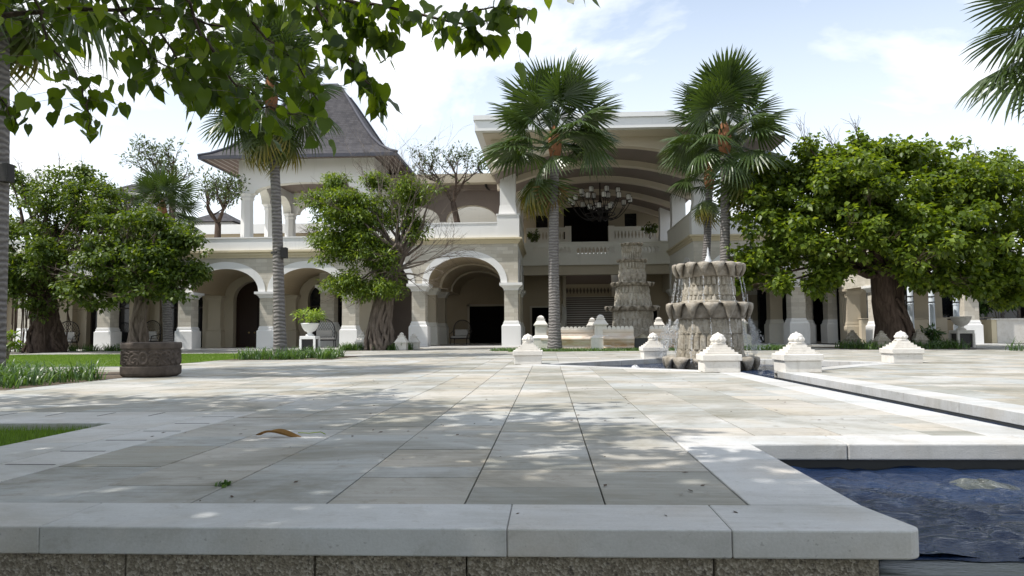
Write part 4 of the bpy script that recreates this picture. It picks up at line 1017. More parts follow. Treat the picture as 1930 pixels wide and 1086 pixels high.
# ---- low crenellated wall round the dry fountain
enc = empty('crenellated_wall', (3.78, 33, 0), 'low ornate limestone wall with scalloped top round the dry fountain', 'wall')
def wrun(x0, y0, x1, y1):
    L_ = math.hypot(x1-x0, y1-y0); ux, uy = (x1-x0)/L_, (y1-y0)/L_; nx, ny = uy, -ux
    def Tn(s, d, z): return (x0+ux*s+nx*d, y0+uy*s+ny*d, z)
    prof = [(-.14, 0), (.34, 0), (.34, .09), (.27, .11), (.24, .17), (.30, .27), (.33, .33), (.33, .40), (.38, .42), (.38, .47), (.27, .55), (.13, .58), (.13, .64), (.10, .66), (.10, .72), (.13, .74), (.13, .84), (-.14, .84)]
    b = MB(); n = len(prof); v = [Tn(s, d, z) for s in (0, L_) for d, z in prof]
    b.add(v, [(i, (i+1) % n, n+(i+1) % n, n+i) for i in range(n)] + [tuple(range(n)), tuple(range(2*n-1, n-1, -1))])
    part('wall_run', b, M['lime_stain'], enc)
    m = MB(); k = max(1, int(L_/.17)); w = L_/k
    for i in range(k):
        c = (i+.5)*w; pts = [(c-w*.47, .842)] + [(c-w*.47*math.cos(math.pi*j/6), .865+.115*math.sin(math.pi*j/6)) for j in range(7)] + [(c+w*.47, .842)]
        m.prism(pts, lambda a, d, z: Tn(a, d, z), -.10, .10)
    part('scallops', m, M['lime'], enc, kind='stuff')
def epost(x, y, s=1.0, z0=0):
    p = part('post', MB().frustum(x, y, z0, .50, .40*s, .40*s, .40*s, .40*s).frustum(x, y, .50, .62, .42*s, .42*s, .26*s, .26*s).frustum(x, y, .62, 1.02, .24*s, .24*s, .24*s, .24*s), M['lime'], enc)
    c = MB().frustum(x, y, 1.02, 1.07, .30*s, .30*s, .31*s, .31*s).frustum(x, y, 1.07, 1.27, .29*s, .29*s, .15*s, .15*s).frustum(x, y, 1.27, 1.31, .18*s, .18*s, .18*s, .18*s).frustum(x, y, 1.31, 1.37, .14*s, .14*s, .13*s, .13*s).frustum(x, y, 1.37, 1.45, .15*s, .15*s, .05*s, .05*s)
    part('cap', c, M['lime'], p)
ex = lambda x: 2*3.78-x
for f_ in (lambda x: x, ex):
    wr = (lambda a, b_, c, d: wrun(a, b_, c, d)) if f_ is not ex else (lambda a, b_, c, d: wrun(ex(c), d, ex(a), b_))
    wr(-.35, 31.25, 2.05, 31.25); wr(2.2, 30.6, 3.45, 30.6)
    wr(-.35, 36.2, 2.05, 36.2)
    epost(f_(-.35), 31.3); epost(f_(2.12), 30.75); epost(f_(2.14), 37.0, .9); epost(f_(-.35), 36.2, .9)
    wr(2.2, 37.0, 5.36, 37.0) if f_ is not ex else None
wrun(-.35, 36.0, -.35, 31.4); wrun(ex(-.35), 31.4, ex(-.35), 36.0)
part('spout_chute', MB().box(3.47, 4.09, 30.35, 30.9, 0, .47), M['basin'], enc); part('spout_petal', MB().add([(3.46, 30.3, .48), (4.1, 30.3, .48), (3.78, 30.25, .66), (3.46, 31.0, .52), (4.1, 31.0, .52), (3.78, 31.0, .70)], [(0, 1, 2), (0, 2, 5, 3), (1, 4, 5, 2), (3, 5, 4)]), M['petal'], enc)
part('inner_floor', MB().box(-.2, 7.76, 31.3, 36.9, .02, .10), M['basin'], enc)
# ---- pedestals round the fountain pool
def pedestal():
    r = empty('pool_pedestal', (0, 0, 0), 'x', 'pedestal', 'lotus bud pedestals round the fountain pool')
    part('base_block', MB().box(-.315, .315, -.315, .315, 0, .20), M['lime'], r, bevel=.008, world=False)
    part('cap_slab', MB().box(-.345, .345, -.345, .345, .203, .315), M['lime'], r, bevel=.01, world=False)
    for h, z0, z1 in ((.29, .315, .352), (.235, .352, .395), (.185, .395, .438), (.14, .438, .475), (.118, .475, .50)):
        part('step', MB().box(-h, h, -h, h, z0, z1), M['lime'], r, bevel=.002, world=False)
    l = MB()
    for k in range(10):
        a = 2*math.pi*k/10
        l.grid(lambda u, v, a=a: tuple(np.array([math.cos(a), math.sin(a), 0])*(.105+.045*math.sin(math.pi*v)*math.sin(math.pi*u)**.7) + np.array([-math.sin(a), math.cos(a), 0])*(u-.5)*.086 + np.array([0, 0, .52+.105*v])), 5, 5)
    l.lathe([(.135, .50), (.14, .512), (.12, .525), (.095, .53)], 20).lathe([(.10, .53), (.115, .58), (.115, .625), (.10, .655), (.06, .68), (.02, .69), (.018, .705), (.0, .71)], 20, cap=False)
    part('lotus_bud', l, M['lime'], r, smooth=True, world=False)
    return r
ped = pedestal()
spots = [(3.06, 13.62, 'lotus pedestal standing right in front of the wet fountain'), (4.40, 13.45, 'lotus pedestal on the right side of the channel mouth'), (-.50, 17.45, 'lotus pedestal at the left tip of the fountain pool'),
         (7.86, 17.0, 'lotus pedestal at the right tip of the fountain pool'), (2.86, 20.6, 'lotus pedestal behind the pool, left of the wet fountain'), (4.46, 20.6, 'lotus pedestal hidden mostly behind the wet fountain')]
for i, (x, y, lab) in enumerate(spots):
    o = ped if i == 0 else copy_tree(ped)
    o.location = (x, y, .002); o['label'] = lab
    o.rotation_euler = (0, 0, R(random.uniform(-2, 2)))

# ================================================================== GARDEN OBJECTS
# carved drum planter
dr = empty('carved_drum', (-7.14, 13.0, 0), 'carved dark brown stone drum standing at the edge of the paving', 'drum planter')
def drum_relief(a, z):
    u = a*.60/.235                                            # motif pitch round the drum
    k = math.floor(u); fu = u-k-.5; fv = (z-.335)/.13
    if z < .205 or z > .485: return 0
    edge = min(1, (z-.205)/.02, (.485-z)/.02)
    if k % 3 == 0:
        r_ = math.hypot(fu*1.7, fv*.9); d = .5+.5*math.cos(r_*9.0) if r_ < 1.05 else .3+.5*math.cos(math.atan2(fv, fu)*9)
    elif k % 3 == 1:
        r_ = math.hypot((fu+.1)*1.9, (fv-.35)*1.2); th = math.atan2(fv-.35, fu+.1); d = .5+.5*math.cos(r_*10-th*1.0)
        r2 = math.hypot((fu-.1)*1.9, (fv+.5)*1.3); d = max(d*.8, .5+.5*math.cos(r2*11+math.atan2(fv+.5, fu-.1)))
    else:
        r_ = math.hypot((fu-.1)*1.6, (fv+.35)*1.1); th = math.atan2(fv+.35, fu-.1); d = .5+.5*math.cos(r_*11+th*2); d = max(d, .5+.5*math.cos((fu*3+fv*4)*2.2)*(fv > .3))
    return edge*d
def drum_pt(u, v):
    a = u*2*math.pi; z = .61*v
    r_ = .592
    if z < .06: r_ = .592-.09*(1-z/.06)**2
    elif z < .19: r_ = .596
    elif z < .49: r_ = .560
    elif z < .50: r_ = .58
    else: r_ = .60-.01*max(0, (z-.57)/.03)**2
    r_ += .034*drum_relief(a, z)
    ca, sa = math.cos(a), math.sin(a); q = (abs(ca)**3.2+abs(sa)**3.2)**(-1/3.2)
    return (-7.14+r_*q*ca*.76, 13.0+r_*q*sa*.74, z)
part('body', MB().grid(drum_pt, 360, 72, True), M['drum'], dr, smooth=True)
part('soil', MB().lathe([(.39, .50), (.02, .53)], 24, -7.14, 13.0), M['soil'], dr)
part('inner_lip', MB().lathe([(.45, .60), (.41, .615), (.385, .59), (.385, .50)], 40, -7.14, 13.0, cap=False), M['drum'], dr, smooth=True)

def urn(x, y, sc, lab, mats, plant=None):
    r = empty('urn', (x, y, 0), lab, 'urn')
    p = MB().box(x-.30*sc, x+.30*sc, y-.30*sc, y+.30*sc, .50*sc, .62*sc); part('pedestal_top', p, M[mats[0]], r, bevel=.01)
    for dx in (-1, 1):
        for dy in (-1, 1): part('pedestal_leg', MB().box(x+dx*.27*sc-.04*sc, x+dx*.27*sc+.04*sc, y+dy*.27*sc-.04*sc, y+dy*.27*sc+.04*sc, 0, .50*sc), M[mats[0]], r)
    part('pedestal_core', MB().box(x-.24*sc, x+.24*sc, y-.24*sc, y+.24*sc, 0, .50*sc), M['iron'], r)
    z = .62*sc
    part('bowl', MB().lathe([(.16*sc, z), (.16*sc, z+.05*sc), (.09*sc, z+.09*sc), (.10*sc, z+.15*sc), (.20*sc, z+.20*sc), (.29*sc, z+.32*sc), (.33*sc, z+.44*sc), (.345*sc, z+.46*sc), (.345*sc, z+.50*sc), (.30*sc, z+.50*sc), (.26*sc, z+.42*sc), (.02, z+.40*sc)], 28, x, y), M[mats[1]], r, smooth=True)
    return r
urn(-9.92, 30.3, 1.07, 'white footed bowl urn on a square stand before the left arcade', ('white', 'white'))
urn(16.85, 31.2, 1.12, 'grey footed bowl urn on a dark panelled stand at right', ('lime', 'lime'))
# small stone lanterns
def lantern():
    r = empty('stone_lantern', (0, 0, 0), 'x', 'lantern', 'little roofed stone lanterns in the planting beds')
    part('body', MB().box(-.26, .26, -.26, .26, 0, .34), M['lime'], r, bevel=.01, world=False)
    part('roof', MB().frustum(0, 0, .34, .38, .30, .30, .30, .30).frustum(0, 0, .38, .62, .28, .28, .13, .13), M['lime'], r, world=False)
    part('finial', MB().frustum(0, 0, .62, .66, .16, .16, .16, .16).frustum(0, 0, .66, .72, .10, .10, .09, .09).lathe([(.08, .72), (.10, .75), (.06, .80), (.0, .82)], 10), M['lime'], r, world=False)
    return r
ln = lantern()
for i, (px, Yp, sc, lab) in enumerate(((683, 33.0, 1.0, 'stone lantern left of the gnarled tree before the arcade'), (757, 32.6, .95, 'stone lantern close to the right of the gnarled tree trunk'), (780, 33.6, .9, 'stone lantern at the right end of the gnarled tree bed'),
                                       (1607, 31.5, .9, 'shaded stone lantern left of the broad tree trunk'), (1662, 29.0, .85, 'shaded stone lantern directly before the broad tree trunk'), (1732, 29.5, .9, 'shaded stone lantern right of the broad tree trunk'))):
    o = ln if i == 0 else copy_tree(ln); o.location = (at(px, 650, Yp)[0], Yp, .01); o.scale = (sc, sc, sc); o['label'] = lab
    if i > 2:
        for c_ in o.children:
            c_.data = c_.data.copy(); c_.data.materials[0] = M['fount']  # tree shade put into the colour: darker stone on these three
# lattice chairs in the arcade
def chair(w=.55, seatw=None):
    r = empty('lattice_chair', (0, 0, 0), 'x', 'chair', 'black lattice chairs under the arcade')
    part('seat', MB().box(-w, w, -.42, .35, .36, .42), M['iron'], r, world=False)
    part('cushion', MB().box(-w+.05, w-.05, -.38, .26, .42, .54), M['cushion'], r, bevel=.04, segs=2, world=False)
    part('back_cushion', MB().box(-w+.12, w-.12, .14, .28, .55, .95), M['cushion'], r, bevel=.05, segs=2, world=False)
    for dx in (-1, 1):
        for dy in (-.38, .30): part('leg', MB().tube([(dx*(w-.05), dy, .38), (dx*(w-.02), dy*1.05, 0)], .025, 6), M['iron'], r, world=False)
        part('arm', MB().tube([(dx*w, -.38, .40), (dx*(w+.05), -.36, .68), (dx*(w+.08), .1, .74), (dx*(w+.10), .34, .85)], .022, 6), M['iron'], r, smooth=True, world=False)
    pts = [(math.cos(a)*(w+.20*math.sin(a)), .34+.05*math.sin(a), .42+1.12*math.sin(a)**.8) for a in np.linspace(0.001, math.pi-.001, 21)]
    part('back_frame', MB().tube(pts, .028, 6), M['iron'], r, smooth=True, world=False)
    b = MB()
    for sg in (-1, 1):
        for k in range(-9, 10):
            seg = []
            for i in range(25):
                z = .42+1.12*i/24; x = k*.13+sg*(z-.98)*.62
                zz = (z-.42)/1.12; lim = (w+.2*min(1, zz**1.25))*math.sqrt(max(0, 1-zz**2.5))
                if abs(x) < lim: seg.append((x, .36, z))
            if len(seg) > 1: b.tube([seg[0], seg[-1]], .010, 4)
    part('back_lattice', b, M['iron'], r, world=False, kind='stuff')
    return r
ch = chair()
for i, (px, Yp, rz, lab) in enumerate(((122, 39.3, .15, 'lattice backed chair beside the hanging root tree at far left'), (277, 39.4, -.2, 'lattice backed chair right behind the pale smooth trunk'), (612, 39.5, .4, 'lattice backed chair in the arcade right of the white urn'), (868, 46.5, -.2, 'lattice backed chair deep inside the wide arch'))):
    o = ch if i == 0 else copy_tree(ch); o.location = (at(px, 640, Yp)[0], Yp, .02); o.rotation_euler = (0, 0, rz); o['label'] = lab
# chandelier
cd_ = empty('chandelier', (3.35, 47.2, 7.9), 'large black iron chandelier with white glass shades hanging over the balcony', 'chandelier')
part('stem', MB().lathe([(.02, 7.75), (.05, 7.85), (.09, 8.0), (.05, 8.1), (.14, 8.25), (.22, 8.4), (.10, 8.6), (.06, 8.9), (.16, 9.05), (.05, 9.2), (.035, 10.35)], 12, 3.35, 47.2), M['iron'], cd_, smooth=True)
part('hoop', MB().tube([(3.35+.95*math.cos(a), 47.2+.95*math.sin(a), 8.25) for a in np.linspace(0, 6.283, 33)], .035, 5), M['iron'], cd_, smooth=True)
part('hoop', MB().tube([(3.35+.62*math.cos(a), 47.2+.62*math.sin(a), 8.75) for a in np.linspace(0, 6.283, 33)], .03, 5), M['iron'], cd_, smooth=True)
shade = MB().lathe([(.06, 0), (.125, .04), (.14, .16), (.13, .30), (.12, .34)], 14).mesh('lamp_shade', M['frost'], True)
cage = MB(); cage.tube([(.15*math.cos(a), .15*math.sin(a), .36) for a in np.linspace(0, 6.283, 15)], .014, 4).tube([(.13*math.cos(a), .13*math.sin(a), 0) for a in np.linspace(0, 6.283, 15)], .018, 4)
for k in range(4): a = k*math.pi/2+.3; cage.tube([(.13*math.cos(a), .13*math.sin(a), 0), (.16*math.cos(a), .16*math.sin(a), .18), (.15*math.cos(a), .15*math.sin(a), .36)], .011, 4)
cage = cage.mesh('cage', M['iron'])
for n, rad, z0, z1, ph in ((12, 1.92, 8.15, 8.95, .1), (8, 1.25, 8.7, 9.45, .35), (5, .68, 8.2, 8.5, .6)):
    for k in range(n):
        a = 2*math.pi*(k+ph)/n; c, s = math.cos(a), math.sin(a)
        pts = []
        for i in range(11):
            q = i/10; rr_ = .15+(rad-.15)*q; zz = z0+.30*math.sin(q*3.4)*(-1)*(1-q*.3)+(z1-z0)*q**3
            pts.append((3.35+rr_*c, 47.2+rr_*s, zz))
        arm = part('arm', MB().tube(pts, [.035-.012*i/10 for i in range(11)], 5), M['iron'], cd_, smooth=True)
        x, y, z = pts[-1]
        o = link('lamp_shade', shade, arm); o.location = Vector((x, y, z))-wloc(arm)
        o = link('cage', cage, arm); o.location = Vector((x, y, z))-wloc(arm)
# fallen leaf and weed on the paving
b = MB()
def leafpt(u, v):
    L_ = .30; x = (u-.5)*L_; w = .045*math.sin(math.pi*u**.8)**.8*(1-.25*u); s = 2*v-1
    return (-1.94+x*.98+.02*s, 5.25+s*w+.05*x, .014+.030*s*s*math.sin(math.pi*u)+.02*math.sin(u*5)*(1-abs(s)*.4))
lf = empty('fallen_leaf', (-1.9, 5.25, 0), 'curled brown dry leaf lying on the shaded paving', 'leaf')
part('blade', b.grid(leafpt, 16, 6), M['dryleaf'], lf, smooth=True)
part('stalk', MB().tube([(-1.80, 5.257, .03), (-1.72, 5.262, .026), (-1.64, 5.268, .034), (-1.60, 5.25, .02)], .0035, 5), M['shrub_lime'], lf, smooth=True)

# ================================================================== VEGETATION
def leaves(C, n_per, rad, L_, W_, droop=.5, seed=1, flat=.72, squash=.6, up=.35):
    """folded pointed leaves scattered round cluster centres C (k,3) -> V,F"""
    rg = np.random.default_rng(seed); k = len(C); n = k*n_per
    P = np.repeat(np.asarray(C, float), n_per, 0)
    o = rg.normal(0, 1, (n, 3)); o /= np.linalg.norm(o, axis=1, keepdims=True)+1e-9
    o *= (rg.uniform(0, 1, (n, 1))**.45)*rad; o[:, 2] *= squash
    P = P+o
    out = o/(np.linalg.norm(o, axis=1, keepdims=True)+1e-9)
    d = out*.8+rg.normal(0, .55, (n, 3)); d[:, 2] -= droop; d /= np.linalg.norm(d, axis=1, keepdims=True)
    nr = rg.normal(0, 1-flat, (n, 3))+np.array([0, 0, flat])+out*up
    s = np.cross(d, nr); s /= np.linalg.norm(s, axis=1, keepdims=True)+1e-9; nn = np.cross(s, d)
    sz = rg.uniform(.65, 1.25, (n, 1)); Lx = L_*sz; Wx = W_*sz
    mid = P+d*Lx*.42
    V = np.stack([P, mid+s*Wx*.5+nn*Wx*.18, P+d*Lx, mid-s*Wx*.5+nn*Wx*.18], 1).reshape(-1, 3)
    b = 4*np.arange(n)[:, None]; F = np.concatenate([b+np.array([[0, 1, 2]]), b+np.array([[0, 2, 3]])], 1).reshape(-1, 3)
    return V, F
def crown_centres(ells, n, seed, shell=.45, bough=.6):
    """cluster centres: boughs that run out through each lobe and past its edge, plus loose fill"""
    rg = np.random.default_rng(seed); vol = np.array([e[3]*e[4]*e[5] for e in ells])**.75; vol = vol/vol.sum(); out = []
    for e, q in zip(ells, vol):
        m = max(6, int(n*q)); c0, ax = np.array(e[:3]), np.array(e[3:6])
        nb = max(2, int(m*bough/9))
        for _ in range(nb):
            v = rg.normal(0, 1, 3); v /= np.linalg.norm(v); ln = rg.uniform(.85, 1.28); v[2] = v[2]*.9+.06
            side = rg.normal(0, 1, 3)*.16
            for k in range(9):
                r = .35+(ln-.35)*(k+.5)/9; p = c0+(v*r+side*r*r)*ax; p[2] -= .10*ax[2]*max(0, r-.6)**2*3
                out.append(p+rg.normal(0, .12, 3)*(.5+r))
        m2 = m-9*nb
        if m2 > 0:
            v = rg.normal(0, 1, (m2, 3)); v /= np.linalg.norm(v, axis=1, keepdims=True)
            r = shell+(.95-shell)*rg.uniform(0, 1, (m2, 1))**.6
            w_ = v*np.array([3.1, 3.7, 3.3])+c0
            r = r*(1+.16*np.sin(w_[:, :1]*2.1+1.3*np.sin(w_[:, 2:]*1.7))+.12*np.sin(w_[:, 1:2]*2.9+w_[:, 2:]*2.3))
            out += list(c0+v*r*ax)
    return np.array(out)
def limb(mb, p0, p1, r0, r1, bend=.15, seg=6, sides=6, rr=random):
    p0, p1 = Vector(p0), Vector(p1); d = p1-p0; l = d.length
    off = Vector((rr.gauss(0, 1), rr.gauss(0, 1), rr.gauss(0, .4)+.5))*bend*l*.5
    pts = []
    for i in range(seg+1):
        q = i/seg; pts.append(p0+d*q+off*math.sin(math.pi*q)+Vector((rr.gauss(0, .02), rr.gauss(0, .02), rr.gauss(0, .02)))*l*.5*(0 < i < seg))
    mb.tube(pts, [r0+(r1-r0)*(i/seg)**.8 for i in range(seg+1)], sides, cap=False); return pts
def twigs(mb, p, d, l, r, depth, rr, spread=.6, up=.15, sides=4):
    pts = [Vector(p)]; dv = Vector(d).normalized()
    n = 4
    for i in range(n):
        dv = (dv+Vector((rr.gauss(0, .16), rr.gauss(0, .16), rr.gauss(0, .12)+up*.2))).normalized(); pts.append(pts[-1]+dv*l/n)
    mb.tube(pts, [r*(1-.55*i/n) for i in range(n+1)], sides if depth > 1 else 3, cap=False)
    ends = [pts[-1]]
    if depth > 0:
        for k in range(rr.choice([2, 3, 3])):
            q = pts[rr.choice([2, 3, 4, 4])]
            nd = (dv+Vector((rr.gauss(0, spread), rr.gauss(0, spread), rr.gauss(0, spread*.7)+up))).normalized()
            ends += twigs(mb, q, nd, l*rr.uniform(.55, .8), r*.55, depth-1, rr, spread, up, sides)
    return ends
def tree(name, loc, label, trunk_pts, trunk_r, ells, ncl, per, crad, L_, W_, leafmat, bark, seed, nlimb=26, roots=0, droop=.5, group=None, shell=.45, low=None, twiggy=None, cat='tree', bough=.6):
    rr = random.Random(seed); root = empty(name, loc, label, cat, group)
    tm = MB(); n = len(trunk_pts)
    tp = []                                                    # smooth the trunk line
    for i in range((n-1)*4+1):
        q = i/4; a = min(int(q), n-2); t_ = q-a
        tp.append(Vector(trunk_pts[a]).lerp(Vector(trunk_pts[a+1]), t_)); 
    rad = [np.interp(i/4, range(n), trunk_r) for i in range(len(tp))]
    v = []; m = 18
    for i, p in enumerate(tp):
        for j in range(m):
            a = 2*math.pi*j/m; lob = 1+.13*math.sin(3*a+.5*i*.3)+.09*math.sin(5*a+1.7+.25*i)+.05*math.sin(9*a-i*.4)
            v.append(p+Vector((math.cos(a), math.sin(a), 0))*rad[i]*lob)
    tm.add(v, [(i*m+j, i*m+(j+1) % m, (i+1)*m+(j+1) % m, (i+1)*m+j) for i in range(len(tp)-1) for j in range(m)])
    if roots:
        for k in range(roots):
            a = rr.random()*6.283; pts = []; zt = tp[-1].z*rr.uniform(.6, 1)
            for i in range(8):
                z = zt*(1-i/7); q = min(len(tp)-1, max(0, int((len(tp)-1)*z/tp[-1].z))); aa = a+.35*math.sin(i*.9+k)
                pts.append(tp[q]+Vector((math.cos(aa), math.sin(aa), 0))*rad[q]*(1.02+.10*(i/7)**2)-Vector((0, 0, tp[q].z-z)))
            tm.tube(pts, [rr.uniform(.04, .09)*(1+.5*i/7) for i in range(8)], 6, cap=False)
    part('trunk', tm, M[bark], root, smooth=True)
    C = crown_centres(ells, ncl, seed, shell, bough)
    if low is not None: C = C[C[:, 2] < low]               # nothing above the surveyed crown top
    br = MB(); fork = tp[-1]
    idx = rr.sample(range(len(C)), min(nlimb, len(C)))
    for i in idx:
        e = Vector(C[i]); mid = fork.lerp(e, .5)+Vector((rr.gauss(0, .2), rr.gauss(0, .2), rr.uniform(.0, .5)))
        limb(br, fork-Vector((0, 0, rr.uniform(0, .3))), mid, trunk_r[-1]*rr.uniform(.28, .55), trunk_r[-1]*.2, .12, 5, 6, rr)
        limb(br, mid, e, trunk_r[-1]*.2, .02, .15, 5, 5, rr)
        for _ in range(3): twigs(br, e, (e-fork).normalized(), .7, .018, 1, rr)
    part('branches', br, M[bark], root, smooth=True)
    V, F = leaves(C, per, crad, L_, W_, droop, seed)
    V = V-np.array(wloc(root))
    o = link('crown', np_mesh('crown', V, F, M[leafmat]), root)
    return root
# broad tree at right
TRX, TRY = at(1688, 657, 30.2)[0], 30.2
def P3(px, py, Y): return tuple(at(px, py, Y))
ell_r = [(*P3(1500, 430, 30), 2.3, 2.6, 1.5), (*P3(1460, 340, 31), 1.6, 2.0, 1.0), (*P3(1690, 345, 30), 3.2, 3.0, 1.75), (*P3(1860, 400, 30), 2.6, 2.8, 1.7), (*P3(1580, 340, 29.5), 2.0, 2.2, 1.2),
         (*P3(1610, 440, 28.6), 2.6, 2.0, 1.3), (*P3(1760, 445, 28.4), 2.6, 2.0, 1.4), (*P3(1930, 470, 29.5), 2.4, 2.4, 1.6), (*P3(1450, 490, 30), 1.4, 1.6, .7), (*P3(1700, 300, 30.5), 1.8, 1.8, .9), (*P3(1830, 330, 31), 1.6, 1.8, .9), (*P3(1920, 545, 30), 1.4, 1.4, .5), (*P3(1415, 505, 29.6), .9, 1.1, .8), (*P3(1840, 520, 28.8), 1.6, 1.4, .7), (*P3(1400, 380, 31), .9, 1.2, 1.0), (*P3(1540, 315, 30.5), 1.7, 1.8, .8), (*P3(1885, 345, 30.5), 1.9, 1.8, 1.0), (*P3(1470, 400, 29.2), 1.5, 1.6, 1.2), (*P3(1470, 520, 29.2), .8, .9, .45), (*P3(1570, 525, 29.0), .7, .8, .35), (*P3(1800, 540, 28.6), .9, .9, .4), (*P3(1605, 505, 28.6), 1.1, .9, .5), (*P3(1725, 515, 28.3), 1.1, .8, .45), (*P3(1880, 520, 28.8), 1.2, 1.0, .6)]
tree('broad_tree', (TRX, TRY, 0), 'broad spreading green tree with thick trunk at the right', [(TRX, TRY, 0), (TRX-.05, TRY, .9), (TRX-.25, TRY, 1.9), (TRX-.3, TRY, 2.9)], [.70, .55, .56, .55], ell_r, 1600, 46, .42, .22, .165, 'leaf_right', 'bark_dark', 21, 46, 7, .55, shell=.55, low=8.55)
# left trees
ell_l = [(*P3(60, 420, 34), 2.4, 2.4, 1.7), (*P3(160, 380, 34.5), 2.2, 2.2, 1.5), (*P3(60, 345, 35), 1.6, 1.8, .9), (*P3(20, 500, 33), 2.2, 2.2, 1.5), (*P3(130, 500, 33), 2.3, 2.2, 1.5), (*P3(140, 340, 35), 1.3, 1.5, .75), (*P3(210, 430, 34), 2.0, 2.0, 1.4), (*P3(60, 560, 33), 1.6, 1.6, .7)]
x0 = at(85, 655, 34)[0]
tree('banyan_tree', (x0, 34, 0), 'tall dark tree with hanging aerial roots at far left', [(x0, 34, 0), (x0, 34, 1.2), (x0-.1, 34, 2.6)], [.8, .55, .5], ell_l, 660, 40, .40, .20, .12, 'leaf_left', 'bark_dark', 22, 34, 14, .5, shell=.5)
ban = [o for o in COL.objects if o.name.startswith('banyan_tree')][0]
hr = MB(); rr = random.Random(4)
for k in range(22):
    px = rr.choice([rr.uniform(38, 62), rr.uniform(20, 140)]); Yp = rr.uniform(32.8, 35); x, y, z = at(px, rr.uniform(540, 575), Yp)
    z0 = 0.0 if rr.random() < .6 else rr.uniform(.5, 1.6); hr.tube([(x, y, z+.5), (x+rr.gauss(0, .06), y, (z+z0)/2), (x+rr.gauss(0, .08), y, z0)], rr.uniform(.01, .03), 5, cap=False)
part('aerial_roots', hr, M['bark_dark'], ban, kind='stuff')
ell_m = [(*P3(270, 440, 31.5), 1.9, 1.9, 1.3), (*P3(330, 480, 31), 1.2, 1.5, 1.2), (*P3(215, 500, 31), 1.7, 1.8, 1.2), (*P3(290, 530, 30.5), 1.6, 1.6, .9), (*P3(180, 550, 31), 1.5, 1.6, .7), (*P3(355, 520, 31), .7, .9, .8)]
x0 = at(258, 655, 31.5)[0]
tree('smooth_bark_tree', (x0, 31.5, 0), 'round leafy tree with pale smooth trunk before the left arcade', [(x0, 31.5, 0), (x0, 31.5, .5), (x0+.05, 31.5, 1.5), (x0+.2, 31.5, 2.7)], [.50, .40, .30, .24], ell_m, 470, 42, .36, .21, .135, 'leaf_left', 'bark', 23, 30, 3, .55, shell=.5)
# gnarled tree before the main arch: leafy on the left, bare twigs on the right
x0 = at(716, 655, 33)[0]
ell_g = [(*P3(632, 385, 33), 1.0, 1.2, .8), (*P3(690, 400, 33.2), 1.3, 1.3, 1.0), (*P3(625, 465, 32.7), .95, 1.1, .75), (*P3(690, 475, 32.5), 1.2, 1.2, .9), (*P3(765, 375, 33.5), .9, 1.0, .6), (*P3(775, 435, 33.2), .7, .9, .6), (*P3(650, 535, 32.4), 1.0, 1.0, .5), (*P3(725, 535, 32.4), .6, .8, .45), (*P3(622, 345, 33.3), .6, .7, .4), (*P3(705, 340, 33.6), .7, .8, .4), (*P3(690, 560, 32.2), .7, .7, .4), (*P3(660, 430, 32.4), 1.2, 1.0, .9)]
gt = tree('gnarled_tree', (x0, 33, 0), 'gnarled root wrapped tree, leafy left half and bare right branches', bough=.6, trunk_pts=[(x0, 33, 0), (x0, 33, .9), (x0+.15, 33, 2.0), (x0+.55, 33, 3.4), (x0+1.0, 33, 4.4)], trunk_r=[.66, .46, .40, .30, .24], ells=ell_g, ncl=560, per=64, crad=.44, L_=.19, W_=.07, leafmat='leaf_mid', bark='bark', seed=24, nlimb=34, roots=16, droop=.5, shell=.4)
bt = MB(); rr = random.Random(9)
fk = Vector((x0+.6, 33, 3.4))
for px, py in ((800, 470), (840, 520), (870, 470), (850, 440), (885, 460), (830, 360), (780, 280), (735, 290), (700, 290), (760, 300), (820, 300), (810, 540)):
    e = Vector(at(px, py, 32.6+rr.uniform(-.4, .6))); s = fk.lerp(e, .45)
    limb(bt, fk, s, .07, .04, .15, 5, 5, rr); d = (e-s)
    for _ in range(3): twigs(bt, s, d+Vector((rr.gauss(0, .3), rr.gauss(0, .3), rr.gauss(0, .3))), d.length*rr.uniform(.5, .8), .022, 3, rr, .4, .02)
part('bare_branches', bt, M['twig'], gt, kind='stuff')
# frangipani trees on the roof terrace
def frangipani(px0, py0, Y, top, label, seed, h, spread):
    rr = random.Random(seed); x, y, z = at(px0, py0, Y); z0 = 5.2
    r = empty('frangipani_tree', (x, y, z0), label, 'tree', 'frangipani trees on the roof terrace')
    b = MB(); f_ = Vector((x+rr.gauss(0, .2), y, z+.1)); b.tube([(x, y, z0), (x+.1, y, (z0+z)/2), f_], [.24, .2, .17], 8)
    ends = []
    for k in range(5):
        d = Vector((rr.gauss(0, .55)*spread, rr.gauss(0, .4), 1)); ends += twigs(b, f_, d, h*.38, .10, 4, rr, .55, .22, 5)
    part('trunk', b, M['bark_dark'], r, smooth=True)
    C = np.array([tuple(e) for e in ends]); V, F = leaves(C[::2], 5, .22, .26, .08, .0, seed, .4, 1.0)
    link('crown', np_mesh('crown', V-np.array(wloc(r)), F, M['leaf_far']), r)
frangipani(322, 370, 41.5, 265, 'tall bare limbed frangipani on the roof terrace at left', 31, 3.6, .7)
frangipani(407, 425, 40.5, 330, 'small frangipani on the roof terrace beside the pavilion', 32, 3.1, .8)
frangipani(862, 385, 44.0, 265, 'frangipani on the roof terrace between pavilion and portico', 33, 3.9, 1.3)

